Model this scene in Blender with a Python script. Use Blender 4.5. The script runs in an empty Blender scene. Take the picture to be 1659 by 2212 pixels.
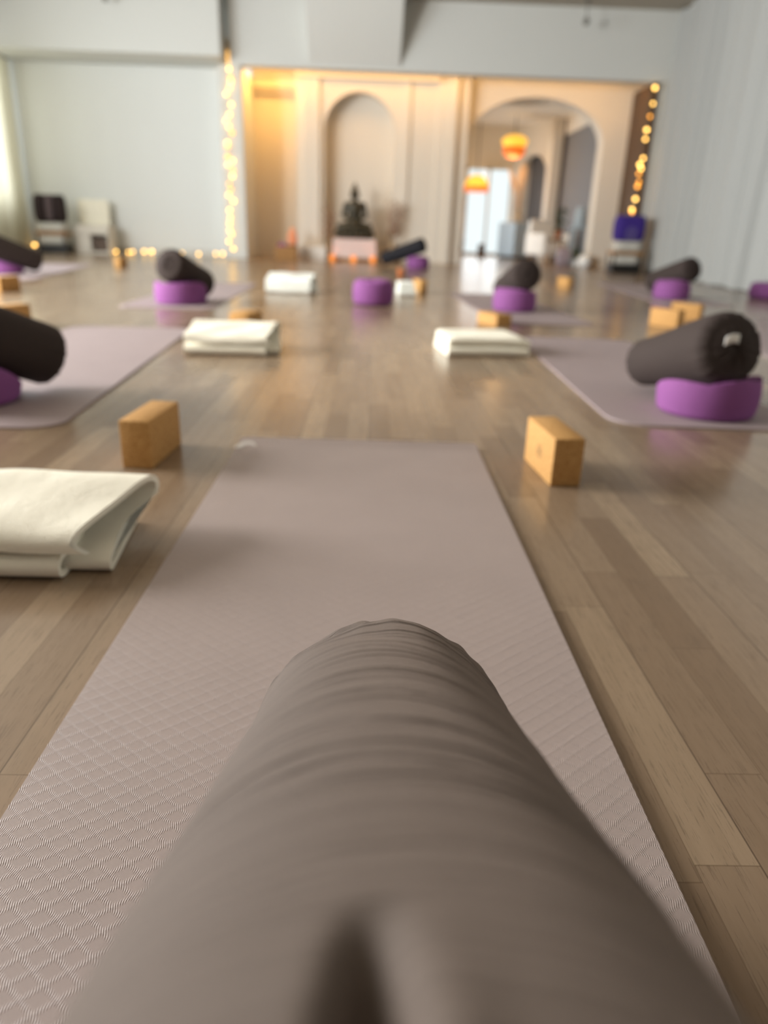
import bpy, bmesh, math, random
from mathutils import Vector, Matrix
R_ = math.radians
sin, cos, pi = math.sin, math.cos, math.pi
scene = bpy.context.scene
COL = scene.collection
random.seed(7)

# ------------------------------------------------------------------ colours / nodes
def lin(c):
    return tuple((v / 12.92 if v <= 0.04045 else ((v + 0.055) / 1.055) ** 2.4) for v in [x / 255 for x in c]) + (1.0,)

class NT:
    """small helper to write node trees"""
    def __init__(self, name):
        self.m = bpy.data.materials.new(name); self.m.use_nodes = True
        self.t = self.m.node_tree; self.n = self.t.nodes; self.l = self.t.links
        self.n.clear()
        self.out = self.n.new('ShaderNodeOutputMaterial')
    def node(self, kind, **ins):
        nd = self.n.new(kind)
        for k, v in ins.items():
            self.set(nd, k, v)
        return nd
    def set(self, nd, k, v):
        s = nd.inputs[int(k[1:])] if k[0] == '_' and k[1:].isdigit() else nd.inputs[k.replace('_', ' ')]
        if isinstance(v, bpy.types.NodeSocket): self.l.new(v, s)
        else: s.default_value = v
    def math(self, op, a, b=None, c=None, clamp=False):
        nd = self.n.new('ShaderNodeMath'); nd.operation = op; nd.use_clamp = clamp
        for i, v in enumerate((a, b, c)):
            if v is None: continue
            if isinstance(v, bpy.types.NodeSocket): self.l.new(v, nd.inputs[i])
            else: nd.inputs[i].default_value = v
        return nd.outputs[0]
    def mix(self, f, a, b, blend='MIX'):
        nd = self.n.new('ShaderNodeMix'); nd.data_type = 'RGBA'; nd.blend_type = blend
        for i, v in ((0, f), (6, a), (7, b)):
            if isinstance(v, bpy.types.NodeSocket): self.l.new(v, nd.inputs[i])
            else: nd.inputs[i].default_value = v
        return nd.outputs[2]
    def obj(self):
        return self.n.new('ShaderNodeTexCoord').outputs['Object']
    def noise(self, vec, scale, detail=3.0, rough=0.5, dist=0.0):
        nd = self.node('ShaderNodeTexNoise', Scale=scale, Detail=detail, Roughness=rough, Distortion=dist)
        if vec is not None: self.l.new(vec, nd.inputs['Vector'])
        return nd.outputs['Fac']
    def mapping(self, vec, scale=(1, 1, 1), rot=(0, 0, 0), loc=(0, 0, 0)):
        nd = self.n.new('ShaderNodeMapping'); self.l.new(vec, nd.inputs['Vector'])
        nd.inputs['Scale'].default_value = scale; nd.inputs['Rotation'].default_value = rot; nd.inputs['Location'].default_value = loc
        return nd.outputs[0]
    def ramp(self, f, stops):
        nd = self.n.new('ShaderNodeValToRGB'); self.l.new(f, nd.inputs[0])
        e = nd.color_ramp.elements
        while len(e) < len(stops): e.new(0.5)
        for i, (p, c) in enumerate(stops): e[i].position = p; e[i].color = c
        return nd.outputs[0]
    def bump(self, h, dist, strength=1.0):
        nd = self.node('ShaderNodeBump', Strength=strength, Distance=dist, Height=h)
        return nd.outputs[0]
    def bsdf(self, **ins):
        nd = self.node('ShaderNodeBsdfPrincipled')
        for k, v in ins.items(): self.set(nd, k, v)
        self.l.new(nd.outputs[0], self.out.inputs[0])
        return nd

def mat_plain(name, c, rough=0.6, nscale=0, namp=0.08, bump=0, spec=0.5, metallic=0.0, sheen=0.0):
    t = NT(name); base = lin(c); kw = {}
    if nscale:
        v = t.obj(); f = t.noise(v, nscale, 4)
        dark = tuple(x * (1 - namp) for x in base[:3]) + (1,); lite = tuple(min(1, x * (1 + namp)) for x in base[:3]) + (1,)
        kw['Base_Color'] = t.mix(f, dark, lite)
        if bump: kw['Normal'] = t.bump(f, bump)
    else: kw['Base_Color'] = base
    t.bsdf(Roughness=rough, Specular_IOR_Level=spec, Metallic=metallic, Sheen_Weight=sheen, Sheen_Roughness=0.4, **kw)
    return t.m

def mat_emit(name, c, strength, base=None):
    t = NT(name)
    t.bsdf(Base_Color=lin(base or c), Emission_Color=lin(c), Emission_Strength=strength, Roughness=0.5)
    return t.m

def mat_fabric(name, c, weave=900.0, sheen=0.3, rough=0.85, namp=0.1, bump=0.0004):
    t = NT(name); v = t.obj(); base = lin(c)
    n = t.noise(v, 9, 4, 0.6)
    fine = t.noise(v, weave, 2, 0.6)
    f = t.math('ADD', t.math('MULTIPLY', n, 0.6), t.math('MULTIPLY', fine, 0.4))
    dark = tuple(x * (1 - namp) for x in base[:3]) + (1,); lite = tuple(min(1, x * (1 + namp)) for x in base[:3]) + (1,)
    colr = t.mix(f, dark, lite)
    nrm = t.bump(t.math('ADD', fine, t.math('MULTIPLY', t.noise(v, 30, 3), 2.0)), bump)
    t.bsdf(Base_Color=colr, Roughness=rough, Specular_IOR_Level=0.25, Sheen_Weight=sheen, Sheen_Roughness=0.45, Sheen_Tint=lite, Normal=nrm)
    return t.m

def mat_floor():
    t = NT('oak_parquet'); v = t.obj()
    sp = t.node('ShaderNodeSeparateXYZ', _0=v); x, y = sp.outputs[0], sp.outputs[1]
    pw, pl = 0.066, 0.52
    rowf = t.math('DIVIDE', x, pw); row = t.math('FLOOR', rowf)
    w1 = t.node('ShaderNodeTexWhiteNoise'); w1.noise_dimensions = '1D'; t.l.new(row, w1.inputs['W'])
    yy = t.math('ADD', t.math('DIVIDE', y, pl), t.math('MULTIPLY', w1.outputs[0], 7.3))
    cell = t.math('FLOOR', yy)
    cv = t.node('ShaderNodeCombineXYZ', _0=row, _1=cell, _2=0.0)
    w2 = t.node('ShaderNodeTexWhiteNoise'); w2.noise_dimensions = '3D'; t.l.new(cv.outputs[0], w2.inputs['Vector'])
    rnd = w2.outputs['Value']
    # grain, different on every stave
    off = t.node('ShaderNodeCombineXYZ', _0=t.math('MULTIPLY', rnd, 31.0), _1=t.math('MULTIPLY', rnd, 57.0), _2=0.0)
    va = t.node('ShaderNodeVectorMath', _0=v, _1=off.outputs[0]); va.operation = 'ADD'
    gv = t.mapping(va.outputs[0], (1.0, 0.075, 1.0))
    g1 = t.noise(gv, 55, 5, 0.65, 0.6)
    g2 = t.noise(t.mapping(va.outputs[0], (1.0, 0.03, 1.0)), 520, 3, 0.7)
    wav = t.node('ShaderNodeTexWave', Scale=34.0, Distortion=13.0, Detail=3.0, Detail_Scale=1.4)
    wav.bands_direction = 'X'; t.l.new(t.mapping(va.outputs[0], (1.0, 0.13, 1.0)), wav.inputs['Vector'])
    tone = t.ramp(rnd, [(0.0, lin((126, 105, 85))), (0.35, lin((140, 119, 98))), (0.7, lin((147, 126, 104))), (1.0, lin((160, 139, 115)))])
    c = t.mix(t.math('MULTIPLY', t.math('SUBTRACT', g1, 0.38), 0.8, clamp=True), tone, lin((106, 86, 63)))
    pore = t.math('GREATER_THAN', g2, 0.60)
    c = t.mix(t.math('MULTIPLY', pore, 0.35), c, lin((76, 58, 40)))
    cath = t.math('MULTIPLY', t.math('GREATER_THAN', rnd, 0.80), t.math('MULTIPLY', t.math('POWER', wav.outputs['Fac'], 3.0), 0.30))
    c = t.mix(cath, c, lin((96, 72, 48)))
    fx = t.math('FRACT', rowf)
    edge = t.math('LESS_THAN', t.math('MINIMUM', fx, t.math('SUBTRACT', 1.0, fx)), 0.008)
    board = t.math('FRACT', t.math('DIVIDE', x, pw * 3))
    gap = t.math('LESS_THAN', t.math('MINIMUM', board, t.math('SUBTRACT', 1.0, board)), 0.0048)
    fy = t.math('FRACT', yy)
    jend = t.math('LESS_THAN', t.math('MINIMUM', fy, t.math('SUBTRACT', 1.0, fy)), 0.0016)
    c = t.mix(t.math('MULTIPLY', t.math('MAXIMUM', edge, jend), 0.45), c, lin((84, 66, 46)))
    c = t.mix(t.math('MULTIPLY', gap, 0.45), c, lin((44, 34, 24)))
    rough = t.math('ADD', 0.13, t.math('MULTIPLY', g1, 0.16))
    h = t.math('SUBTRACT', t.math('MULTIPLY', pore, -0.5), t.math('MULTIPLY', gap, 1.5))
    t.bsdf(Base_Color=c, Roughness=rough, Specular_IOR_Level=0.5, Normal=t.bump(h, 0.0003))
    return t.m

def mat_yoga(name, c, emboss=True):
    t = NT(name); v = t.obj(); base = lin(c)
    sp = t.node('ShaderNodeSeparateXYZ', _0=v); x, y = sp.outputs[0], sp.outputs[1]
    n = t.noise(v, 7, 3)
    kw = {}
    if emboss:
        a, b = 0.029, 0.0235
        xa, yb = t.math('DIVIDE', x, a), t.math('DIVIDE', y, b)
        def band(s):
            d = t.math('ABSOLUTE', t.math('SINE', t.math('MULTIPLY', s, pi)))
            return t.math('SUBTRACT', 1.0, t.math('DIVIDE', d, 0.62), clamp=True)
        b1, b2 = band(t.math('ADD', xa, yb)), band(t.math('SUBTRACT', xa, yb))
        wob = t.math('MULTIPLY', t.math('SINE', t.math('MULTIPLY', yb, 2 * pi)), 0.0011)
        rib = t.math('SINE', t.math('MULTIPLY', t.math('ADD', x, wob), 2 * pi / 0.0021))
        bead = t.math('SINE', t.math('MULTIPLY', y, 2 * pi / 0.0042))
        m = t.math('MAXIMUM', b1, b2)
        strand = t.math('MULTIPLY', m, t.math('ADD', rib, t.math('MULTIPLY', bead, 0.25)))
        weave = t.math('MULTIPLY', t.math('MULTIPLY', t.math('SINE', t.math('MULTIPLY', x, 2 * pi / 0.0015)), t.math('SINE', t.math('MULTIPLY', y, 2 * pi / 0.0015))), 0.16)
        relief = t.math('MULTIPLY', t.math('SUBTRACT', b2, b1), 0.9)
        h = t.math('ADD', t.math('ADD', strand, weave), relief)
        kw['Normal'] = t.bump(h, 0.00019)
        low = t.math('MULTIPLY', t.math('MULTIPLY', m, t.math('GREATER_THAN', 0.0, rib)), 0.10)
        dark = tuple(q * 0.93 for q in base[:3]) + (1,); lite = tuple(q * 1.06 for q in base[:3]) + (1,)
        cc = t.mix(n, dark, lite)
        kw['Base_Color'] = t.mix(low, cc, tuple(q * 0.45 for q in base[:3]) + (1,))
    else:
        dark = tuple(q * 0.93 for q in base[:3]) + (1,); lite = tuple(q * 1.06 for q in base[:3]) + (1,)
        kw['Base_Color'] = t.mix(n, dark, lite)
        kw['Normal'] = t.bump(t.noise(v, 300, 2), 0.0003)
    t.bsdf(Roughness=0.6, Specular_IOR_Level=0.45, **kw)
    return t.m

def mat_cork():
    t = NT('cork'); v = t.obj()
    vo = t.node('ShaderNodeTexVoronoi', Scale=260.0); t.l.new(v, vo.inputs['Vector'])
    f = t.math('ADD', t.math('MULTIPLY', t.noise(v, 120, 4, 0.7), 0.6), t.math('MULTIPLY', vo.outputs['Distance'], 0.6))
    c = t.ramp(f, [(0.25, lin((140, 97, 50))), (0.5, lin((184, 137, 80))), (0.8, lin((204, 160, 102)))])
    t.bsdf(Base_Color=c, Roughness=0.8, Specular_IOR_Level=0.25, Normal=t.bump(f, 0.0006))
    return t.m

def mat_curtain(name, c, trans=0.4):
    t = NT(name); v = t.obj()
    base = lin(c)
    f = t.noise(t.mapping(v, (1, 1, 0.15)), 400, 2)
    cc = t.mix(f, tuple(q * 0.94 for q in base[:3]) + (1,), base)
    d = t.node('ShaderNodeBsdfDiffuse', Color=cc); tr = t.node('ShaderNodeBsdfTranslucent', Color=cc)
    mx = t.node('ShaderNodeMixShader', Fac=trans); t.l.new(d.outputs[0], mx.inputs[1]); t.l.new(tr.outputs[0], mx.inputs[2])
    t.l.new(mx.outputs[0], t.out.inputs[0])
    return t.m

def mat_glass(name, c=(255, 255, 255), rough=0.0):
    t = NT(name)
    t.bsdf(Base_Color=lin(c), Roughness=rough, Transmission_Weight=1.0, IOR=1.2)
    return t.m

def mat_wood(name, c1, c2, axis=(1, 0.1, 1), rough=0.5):
    t = NT(name); v = t.obj()
    f = t.noise(t.mapping(v, axis), 40, 5, 0.6, 0.5)
    t.bsdf(Base_Color=t.mix(f, lin(c1), lin(c2)), Roughness=rough)
    return t.m

def mat_stone(name, c1, c2, scale, rough, bump, emis=None):
    t = NT(name); v = t.obj(); f = t.noise(v, scale, 5, 0.6)
    kw = {}
    if emis: kw = dict(Emission_Color=lin(emis[0]), Emission_Strength=emis[1])
    t.bsdf(Base_Color=t.mix(f, lin(c1), lin(c2)), Roughness=rough, Normal=t.bump(f, bump), **kw)
    return t.m

M = {}
M['floor'] = mat_floor()
M['wall'] = mat_plain('white_wall_paint', (212, 214, 210), 0.75, 90, 0.02, 0.0006)
M['alcove'] = mat_plain('cream_wall_paint', (224, 217, 204), 0.75, 90, 0.02, 0.0006)
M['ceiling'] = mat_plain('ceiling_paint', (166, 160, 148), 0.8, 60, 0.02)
M['rearwall'] = mat_plain('taupe_wall_paint', (98, 88, 78), 0.8, 60, 0.03)  # unseen rear wall, tone made dark to cut bounced light
M['greywall'] = mat_plain('grey_wall_paint', (118, 118, 120), 0.8, 60, 0.03)
M['mat'] = mat_yoga('taupe_yoga_mat', (163, 148, 143))
M['matplain'] = mat_yoga('mauve_taupe_yoga_mat', (156, 141, 142), False)
M['matmark'] = mat_plain('pale_mat_print', (206, 200, 194), 0.6, 200, 0.05)
M['bolster_near'] = mat_fabric('taupe_brown_bolster_cloth', (113, 98, 87), 1400, 0.25, 0.8, 0.07, 0.0003)
def mat_near_bolster():
    t = NT('taupe_brown_bolster_cloth'); v = t.obj(); base = lin((91, 80, 73))
    al = t.mapping(v, (1, 1, 1), (R_(21.9), 0, 0))           # y runs along the bolster
    big = t.noise(v, 11, 4, 0.6); fine = t.noise(v, 1300, 2, 0.6)
    r1 = t.noise(t.mapping(al, (1.6, 30.0, 1.2)), 1.0, 3, 0.55, 0.15)
    r2 = t.noise(t.mapping(al, (5.0, 210.0, 4.0)), 1.0, 3, 0.6, 0.2)
    yarn = t.noise(t.mapping(al, (60.0, 1500.0, 60.0)), 1.0, 1, 0.5)
    def line(n, c, w): return t.math('SUBTRACT', 1.0, t.math('DIVIDE', t.math('ABSOLUTE', t.math('SUBTRACT', n, c)), w), clamp=True)
    crease = t.math('ADD', t.math('ADD', line(r1, 0.50, 0.022), line(r1, 0.42, 0.016)), line(r1, 0.59, 0.018))
    crease = t.math('MULTIPLY', crease, t.math('MULTIPLY', t.math('SUBTRACT', t.noise(v, 5.0, 2), 0.36), 4.0, clamp=True))
    h = t.math('ADD', t.math('ADD', t.math('MULTIPLY', crease, -0.5), t.math('MULTIPLY', r2, 0.40)), t.math('ADD', t.math('MULTIPLY', yarn, 0.16), t.math('MULTIPLY', fine, 0.22)))
    dark = tuple(x * 0.88 for x in base[:3]) + (1,); lite = tuple(x * 1.1 for x in base[:3]) + (1,)
    c = t.mix(t.math('ADD', t.math('MULTIPLY', big, 0.5), t.math('MULTIPLY', yarn, 0.5)), dark, lite)
    t.bsdf(Base_Color=c, Roughness=0.75, Specular_IOR_Level=0.3, Sheen_Weight=0.7, Sheen_Roughness=0.42, Sheen_Tint=tuple(min(1, q * 2.2) for q in base[:3]) + (1,), Normal=t.bump(h, 0.0024))
    return t.m
M['bolster_near'] = mat_near_bolster()
M['bolster'] = mat_fabric('dark_brown_bolster_cloth', (58, 49, 46), 700, 0.35, 0.85, 0.1)
M['bolster_black'] = mat_fabric('black_bolster_cloth', (38, 38, 43), 700, 0.2)
M['purple'] = mat_fabric('purple_cushion_cloth', (134, 79, 136), 700, 0.3, 0.8, 0.06)
M['purple2'] = mat_fabric('purple_cushion_top_cloth', (140, 85, 141), 700, 0.3, 0.8, 0.06)
M['cork'] = mat_cork()
M['stamp'] = mat_plain('stamp_ink', (120, 96, 66), 0.8, 300, 0.1)
M['blanket'] = mat_fabric('cream_blanket_wool', (246, 241, 224), 500, 0.3, 0.9, 0.04, 0.0012)
M['white_cloth'] = mat_fabric('white_blanket_cotton', (236, 238, 230), 500, 0.3, 0.9, 0.04, 0.001)
M['label'] = mat_plain('white_label_cloth', (235, 233, 228), 0.7, 300, 0.05)
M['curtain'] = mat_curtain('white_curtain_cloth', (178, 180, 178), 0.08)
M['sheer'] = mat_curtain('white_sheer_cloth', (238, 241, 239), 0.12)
M['curtain_warm'] = mat_curtain('ivory_curtain_cloth', (236, 230, 208), 0.5)
M['bronze'] = mat_stone('dark_patinated_bronze', (44, 38, 28), (72, 70, 54), 14, 0.45, 0.002)
M['black'] = mat_plain('black_lacquer', (22, 20, 19), 0.5, 40, 0.2)
M['wood'] = mat_wood('oiled_oak', (150, 104, 50), (182, 134, 74))
M['darkwood'] = mat_wood('dark_brown_wood', (64, 44, 26), (92, 66, 40), (1, 1, 0.1))
M['pinkcloth'] = mat_fabric('pale_pink_cloth', (226, 208, 202), 500)
M['plinth'] = mat_plain('white_plinth_paint', (228, 226, 218), 0.6, 50, 0.02)
M['wire'] = mat_plain('green_wire', (60, 58, 40), 0.5, 50, 0.1)
M['bulb'] = mat_emit('warm_bulb', (255, 200, 105), 6.0)
M['bulb2'] = mat_emit('amber_bulb', (255, 170, 66), 3.6)
M['flame'] = mat_emit('candle_flame', (255, 170, 70), 22.0)
M['candleglass'] = mat_emit('glowing_amber_glass', (255, 150, 60), 0.7, (230, 140, 70))
M['amber'] = mat_plain('amber_glass', (190, 112, 62), 0.3, 40, 0.05)
M['wax'] = mat_plain('candle_wax', (240, 226, 200), 0.5, 60, 0.03)
M['salt'] = mat_stone('pink_salt_rock', (214, 130, 92), (236, 170, 130), 18, 0.6, 0.004, ((255, 130, 60), 0.08))
M['twig'] = mat_plain('dried_twig', (150, 118, 92), 0.8, 60, 0.15)
M['pampas'] = mat_plain('peach_pampas', (232, 200, 164), 0.9, 60, 0.12)
M['vase'] = mat_plain('sand_ceramic', (178, 156, 124), 0.5, 30, 0.08)
M['indigo'] = mat_fabric('indigo_purple_bag_cloth', (62, 44, 128), 500, 0.2)
M['emblem'] = mat_plain('faded_lilac_print', (116, 106, 150), 0.8, 100, 0.08)
M['grey_cloth'] = mat_fabric('light_grey_blanket', (196, 194, 186), 500)
M['stripe'] = mat_fabric('mauve_grey_cloth', (92, 80, 82), 500)
M['brown_cloth'] = mat_fabric('dark_aubergine_cloth', (48, 38, 38), 500)
M['shade'] = mat_emit('yellow_lamp_shade', (255, 190, 60), 1.0, (245, 195, 90))
M['shade2'] = mat_emit('orange_lamp_shade', (255, 120, 30), 0.55, (225, 120, 50))
M['glass'] = mat_glass('window_glass')
M['frame'] = mat_plain('white_frame_paint', (232, 234, 230), 0.5, 50, 0.02)
M['green'] = mat_plain('dark_green_leaf', (62, 78, 42), 0.5, 30, 0.25)
M['terracotta'] = mat_plain('terracotta', (150, 88, 44), 0.7, 40, 0.1)
M['bluegrey'] = mat_plain('blue_grey_paint', (168, 184, 194), 0.5, 30, 0.04)
M['whiteupholstery'] = mat_fabric('white_upholstery', (238, 234, 226), 500)
M['lilac'] = mat_plain('lilac_grey_fabric', (150, 138, 146), 0.8, 80, 0.08)
M['ceramic'] = mat_plain('white_ceramic', (236, 240, 240), 0.3, 20, 0.02)
M['metal'] = mat_plain('brushed_grey_metal', (120, 118, 112), 0.4, 60, 0.1, metallic=0.6)

# ------------------------------------------------------------------ mesh helpers
class MB:
    def __init__(self): self.v = []; self.f = []
    def add(self, vs, fs):
        o = len(self.v); self.v += [tuple(p) for p in vs]; self.f += [tuple(i + o for i in f) for f in fs]; return self
    def box(self, x0, x1, y0, y1, z0, z1):
        vs = [(x, y, z) for z in (z0, z1) for y in (y0, y1) for x in (x0, x1)]
        return self.add(vs, [(0, 2, 3, 1), (4, 5, 7, 6), (0, 1, 5, 4), (2, 6, 7, 3), (0, 4, 6, 2), (1, 3, 7, 5)])
    def rbox(self, x0, x1, y0, y1, z0, z1, r=0.004, seg=2):
        bm = bmesh.new(); bmesh.ops.create_cube(bm, size=1)
        for v in bm.verts:
            v.co = ((x0 + x1) / 2 + v.co.x * (x1 - x0), (y0 + y1) / 2 + v.co.y * (y1 - y0), (z0 + z1) / 2 + v.co.z * (z1 - z0))
        bmesh.ops.bevel(bm, geom=list(bm.edges), offset=r, segments=seg, affect='EDGES', profile=0.5)
        return self.bm(bm)
    def bm(self, bm):
        bm.verts.index_update()
        self.add([v.co.copy() for v in bm.verts], [[v.index for v in f.verts] for f in bm.faces]); bm.free(); return self
    def grid(self, rows, closeu=False, capa=False, capb=False):
        """rows: list of lists of points; closeu closes every row"""
        n = len(rows[0]); vs = [p for r in rows for p in r]; fs = []
        for i in range(len(rows) - 1):
            for j in range(n if closeu else n - 1):
                k = (j + 1) % n
                fs.append((i * n + j, i * n + k, (i + 1) * n + k, (i + 1) * n + j))
        if capa: fs.append(tuple(range(n))[::-1])
        if capb: fs.append(tuple((len(rows) - 1) * n + j for j in range(n)))
        return self.add(vs, fs)
    def lathe(self, prof, c=(0, 0, 0), n=24, cap=True, sx=1.0, sy=1.0):
        rows = [[(c[0] + r * cos(2 * pi * j / n) * sx, c[1] + r * sin(2 * pi * j / n) * sy, c[2] + z) for j in range(n)] for r, z in prof]
        return self.grid(rows, True, cap, cap)
    def tube(self, pts, r, n=8, taper=None):
        rows = []
        P = [Vector(p) for p in pts]
        for i, p in enumerate(P):
            d = (P[min(i + 1, len(P) - 1)] - P[max(i - 1, 0)])
            d = d.normalized() if d.length > 1e-9 else Vector((0, 0, 1))
            a = d.cross(Vector((0.123, 0.456, 0.881))).normalized(); b = d.cross(a)
            rr = r if taper is None else r + (taper - r) * i / (len(P) - 1)
            rows.append([p + (a * cos(2 * pi * j / n) + b * sin(2 * pi * j / n)) * rr for j in range(n)])
        return self.grid(rows, True, True, True)
    def ball(self, c, r, n=12, m=8):
        rx, ry, rz = r if isinstance(r, tuple) else (r, r, r)
        rows = [[(c[0] + rx * sin(pi * (i + .02) / (m + .04)) * cos(2 * pi * j / n), c[1] + ry * sin(pi * (i + .02) / (m + .04)) * sin(2 * pi * j / n), c[2] - rz * cos(pi * (i + .02) / (m + .04))) for j in range(n)] for i in range(m + 1)]
        return self.grid(rows, True, True, True)
    def prism(self, poly, z0, z1):
        n = len(poly)
        return self.add([(x, y, z0) for x, y in poly] + [(x, y, z1) for x, y in poly],
                        [tuple(range(n))[::-1], tuple(range(n, 2 * n))] + [(i, (i + 1) % n, n + (i + 1) % n, n + i) for i in range(n)])
    def build(self, name, m, parent=None, smooth=True, loc=None, rot=None, angle=40):
        me = bpy.data.meshes.new(name)
        me.from_pydata(self.v, [], self.f); me.validate(); me.update()
        bm = bmesh.new(); bm.from_mesh(me); bmesh.ops.recalc_face_normals(bm, faces=bm.faces)
        bm.to_mesh(me); bm.free()
        me.materials.append(m)
        if smooth:
            me.polygons.foreach_set('use_smooth', [True] * len(me.polygons))
            me.set_sharp_from_angle(angle=R_(angle))
        o = bpy.data.objects.new(name, me); COL.objects.link(o)
        if parent: o.parent = parent
        if loc: o.location = loc
        if rot: o.rotation_euler = rot
        return o

def tag(o, label, cat, group=None):
    o['label'] = label; o['category'] = cat
    if group: o['group'] = group
    return o
def thing(name, label, cat, loc=(0, 0, 0), rotz=0.0, group=None):
    o = bpy.data.objects.new(name, None); COL.objects.link(o); o.empty_display_size = 0.1
    o.location = loc; o.rotation_euler = (0, 0, rotz)
    return tag(o, label, cat, group)
def struct(o):
    o['kind'] = 'structure'; return o
def copy_tree(o, parent=None):
    c = o.copy(); COL.objects.link(c)
    if parent: c.parent = parent
    for ch in list(o.children): copy_tree(ch, c)
    return c
def place(o, loc, rotz, label):
    o.location = loc; o.rotation_euler = (0, 0, rotz); o['label'] = label; return o

# ------------------------------------------------------------------ the room
CEIL = 3.98; LX = -6.45; BEAM = 2.985
struct(MB().box(-8.5, 7.2, -3.2, 21.5, -0.1, 0.0).build('floor', M['floor'], smooth=False))
struct(MB().box(-7.0, 5.6, -3.2, 14.5, CEIL, CEIL + 0.1).build('ceiling', M['ceiling'], smooth=False))
# left wall with window openings (beyond the picture's edge, they light the room)
wins = [(-1.6, 1.2), (1.8, 4.8), (6.0, 8.8), (9.8, 11.9), (12.35, 13.75)]
WZ0, WZ1 = 0.75, 3.2
w = MB().box(LX - 0.3, LX, -3.2, 14.7, 0, WZ0).box(LX - 0.3, LX, -3.2, 14.7, WZ1, CEIL)
ys = [-3.2] + [q for p in wins for q in p] + [14.7]
for i in range(0, len(ys), 2): w.box(LX - 0.3, LX, ys[i], ys[i + 1], WZ0, WZ1)
struct(w.build('wall_left', M['wall'], smooth=False))
for i, (a, b) in enumerate(wins):
    f = MB()
    f.box(LX - 0.18, LX - 0.1, a, a + 0.06, WZ0, WZ1).box(LX - 0.18, LX - 0.1, b - 0.06, b, WZ0, WZ1)
    f.box(LX - 0.18, LX - 0.1, a, b, WZ0, WZ0 + 0.06).box(LX - 0.18, LX - 0.1, a, b, WZ1 - 0.06, WZ1)
    f.box(LX - 0.175, LX - 0.105, (a + b) / 2 - 0.03, (a + b) / 2 + 0.03, WZ0, WZ1)
    struct(f.build('window_%d' % (i + 1), M['frame'], smooth=False))
struct(MB().box(-7.0, 5.6, -3.4, -3.2, 0, CEIL).build('wall_rear', M['rearwall'], smooth=False))
# right wall behind the curtain (it runs in slightly towards the viewer)
def rx(y): return 4.98 + (y - 13.6) * 0.056
rw = MB(); rw.add([(rx(-3.2) + .12, -3.2, 0), (rx(14.6) + .12, 14.6, 0), (rx(14.6) + .32, 14.6, 0), (rx(-3.2) + .32, -3.2, 0),
                   (rx(-3.2) + .12, -3.2, CEIL), (rx(14.6) + .12, 14.6, CEIL), (rx(14.6) + .32, 14.6, CEIL), (rx(-3.2) + .32, -3.2, CEIL)],
                  [(0, 1, 2, 3), (4, 5, 6, 7), (0, 1, 5, 4), (1, 2, 6, 5), (2, 3, 7, 6), (3, 0, 4, 7)])
struct(rw.build('wall_right', M['wall'], smooth=False))
# left part of the far wall, its soffit, and the beam across the alcove
struct(MB().box(LX, -2.62, 14.2, 14.6, 0, CEIL).build('wall_far_left', M['wall'], smooth=False))
struct(MB().box(LX, -2.50, 13.25, 14.2, 3.035, CEIL).build('soffit_beam', M['wall'], smooth=False))
struct(MB().box(-2.42, 5.2, 13.6, 13.9, BEAM, CEIL).build('ceiling_beam', M['wall'], smooth=False))
# sloping boxed-in underside in front of the beam
wd = MB(); x0, x1 = -1.12, 0.36
wd.add([(x0, 13.598, BEAM + .05), (x1, 13.598, BEAM + .05), (x1 + .02, 12.95, CEIL), (x0 - .02, 12.95, CEIL), (x0, 13.598, CEIL), (x1, 13.598, CEIL)],
       [(0, 1, 2, 3), (0, 3, 4), (1, 5, 2), (4, 3, 2, 5), (0, 4, 5, 1)])
struct(wd.build('ceiling_slope', M['wall'], smooth=False))
# column at the left of the alcove
struct(MB().rbox(-2.62, -2.24, 13.62, 14.95, 0, 2.985, 0.01).build('column', M['wall'], smooth=False))
struct(MB().box(-2.24, -1.30, 14.9, 15.1, 0, 3.3).build('wall_alcove_left', M['alcove'], smooth=False))
struct(MB().box(-2.6, 5.3, 13.9, 15.2, 3.24, 3.4).build('ceiling_alcove', M['alcove'], smooth=False))
cor = MB().box(-2.24, -1.42, 14.72, 14.9, 2.86, 3.24).box(-1.42, 1.10, 14.27, 14.4, 2.98, 3.24).box(-2.24, -1.42, 14.8, 14.9, 2.78, 2.86)
struct(cor.build('trim_1', M['alcove'], smooth=False))

def arch_pts(ax0, ax1, spring, rise, n=28):
    c, hw = (ax0 + ax1) / 2, (ax1 - ax0) / 2
    return [(c - hw * cos(pi * i / n), spring + rise * sin(pi * i / n)) for i in range(n + 1)]
def arch_wall(x0, x1, z1, ax0, ax1, spring, rise, y0, y1, z0=0.0):
    w = MB()
    w.box(x0, ax0, y0, y1, 0, spring).box(ax1, x1, y0, y1, 0, spring)
    if z0 > 0: w.box(ax0, ax1, y0, y1, 0, z0)
    pts = [(x0, spring)] + arch_pts(ax0, ax1, spring, rise) + [(x1, spring)]
    n = len(pts)
    vs = []
    for y in (y0, y1):
        vs += [(x, y, z) for x, z in pts] + [(x, y, z1) for x, z in pts]
    fs = []
    for i in range(n - 1):
        fs.append((i, i + 1, n + i + 1, n + i)); fs.append((2 * n + i, 3 * n + i, 3 * n + i + 1, 2 * n + i + 1))
        fs.append((i, 2 * n + i, 2 * n + i + 1, i + 1)); fs.append((n + i, n + i + 1, 3 * n + i + 1, 3 * n + i))
    fs.append((0, n, 3 * n, 2 * n)); fs.append((n - 1, 3 * n - 1, 4 * n - 1, 2 * n - 1)[::-1] if False else (n - 1, 3 * n - 1, 4 * n - 1, 2 * n - 1))
    w.add(vs, fs)
    return w
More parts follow.
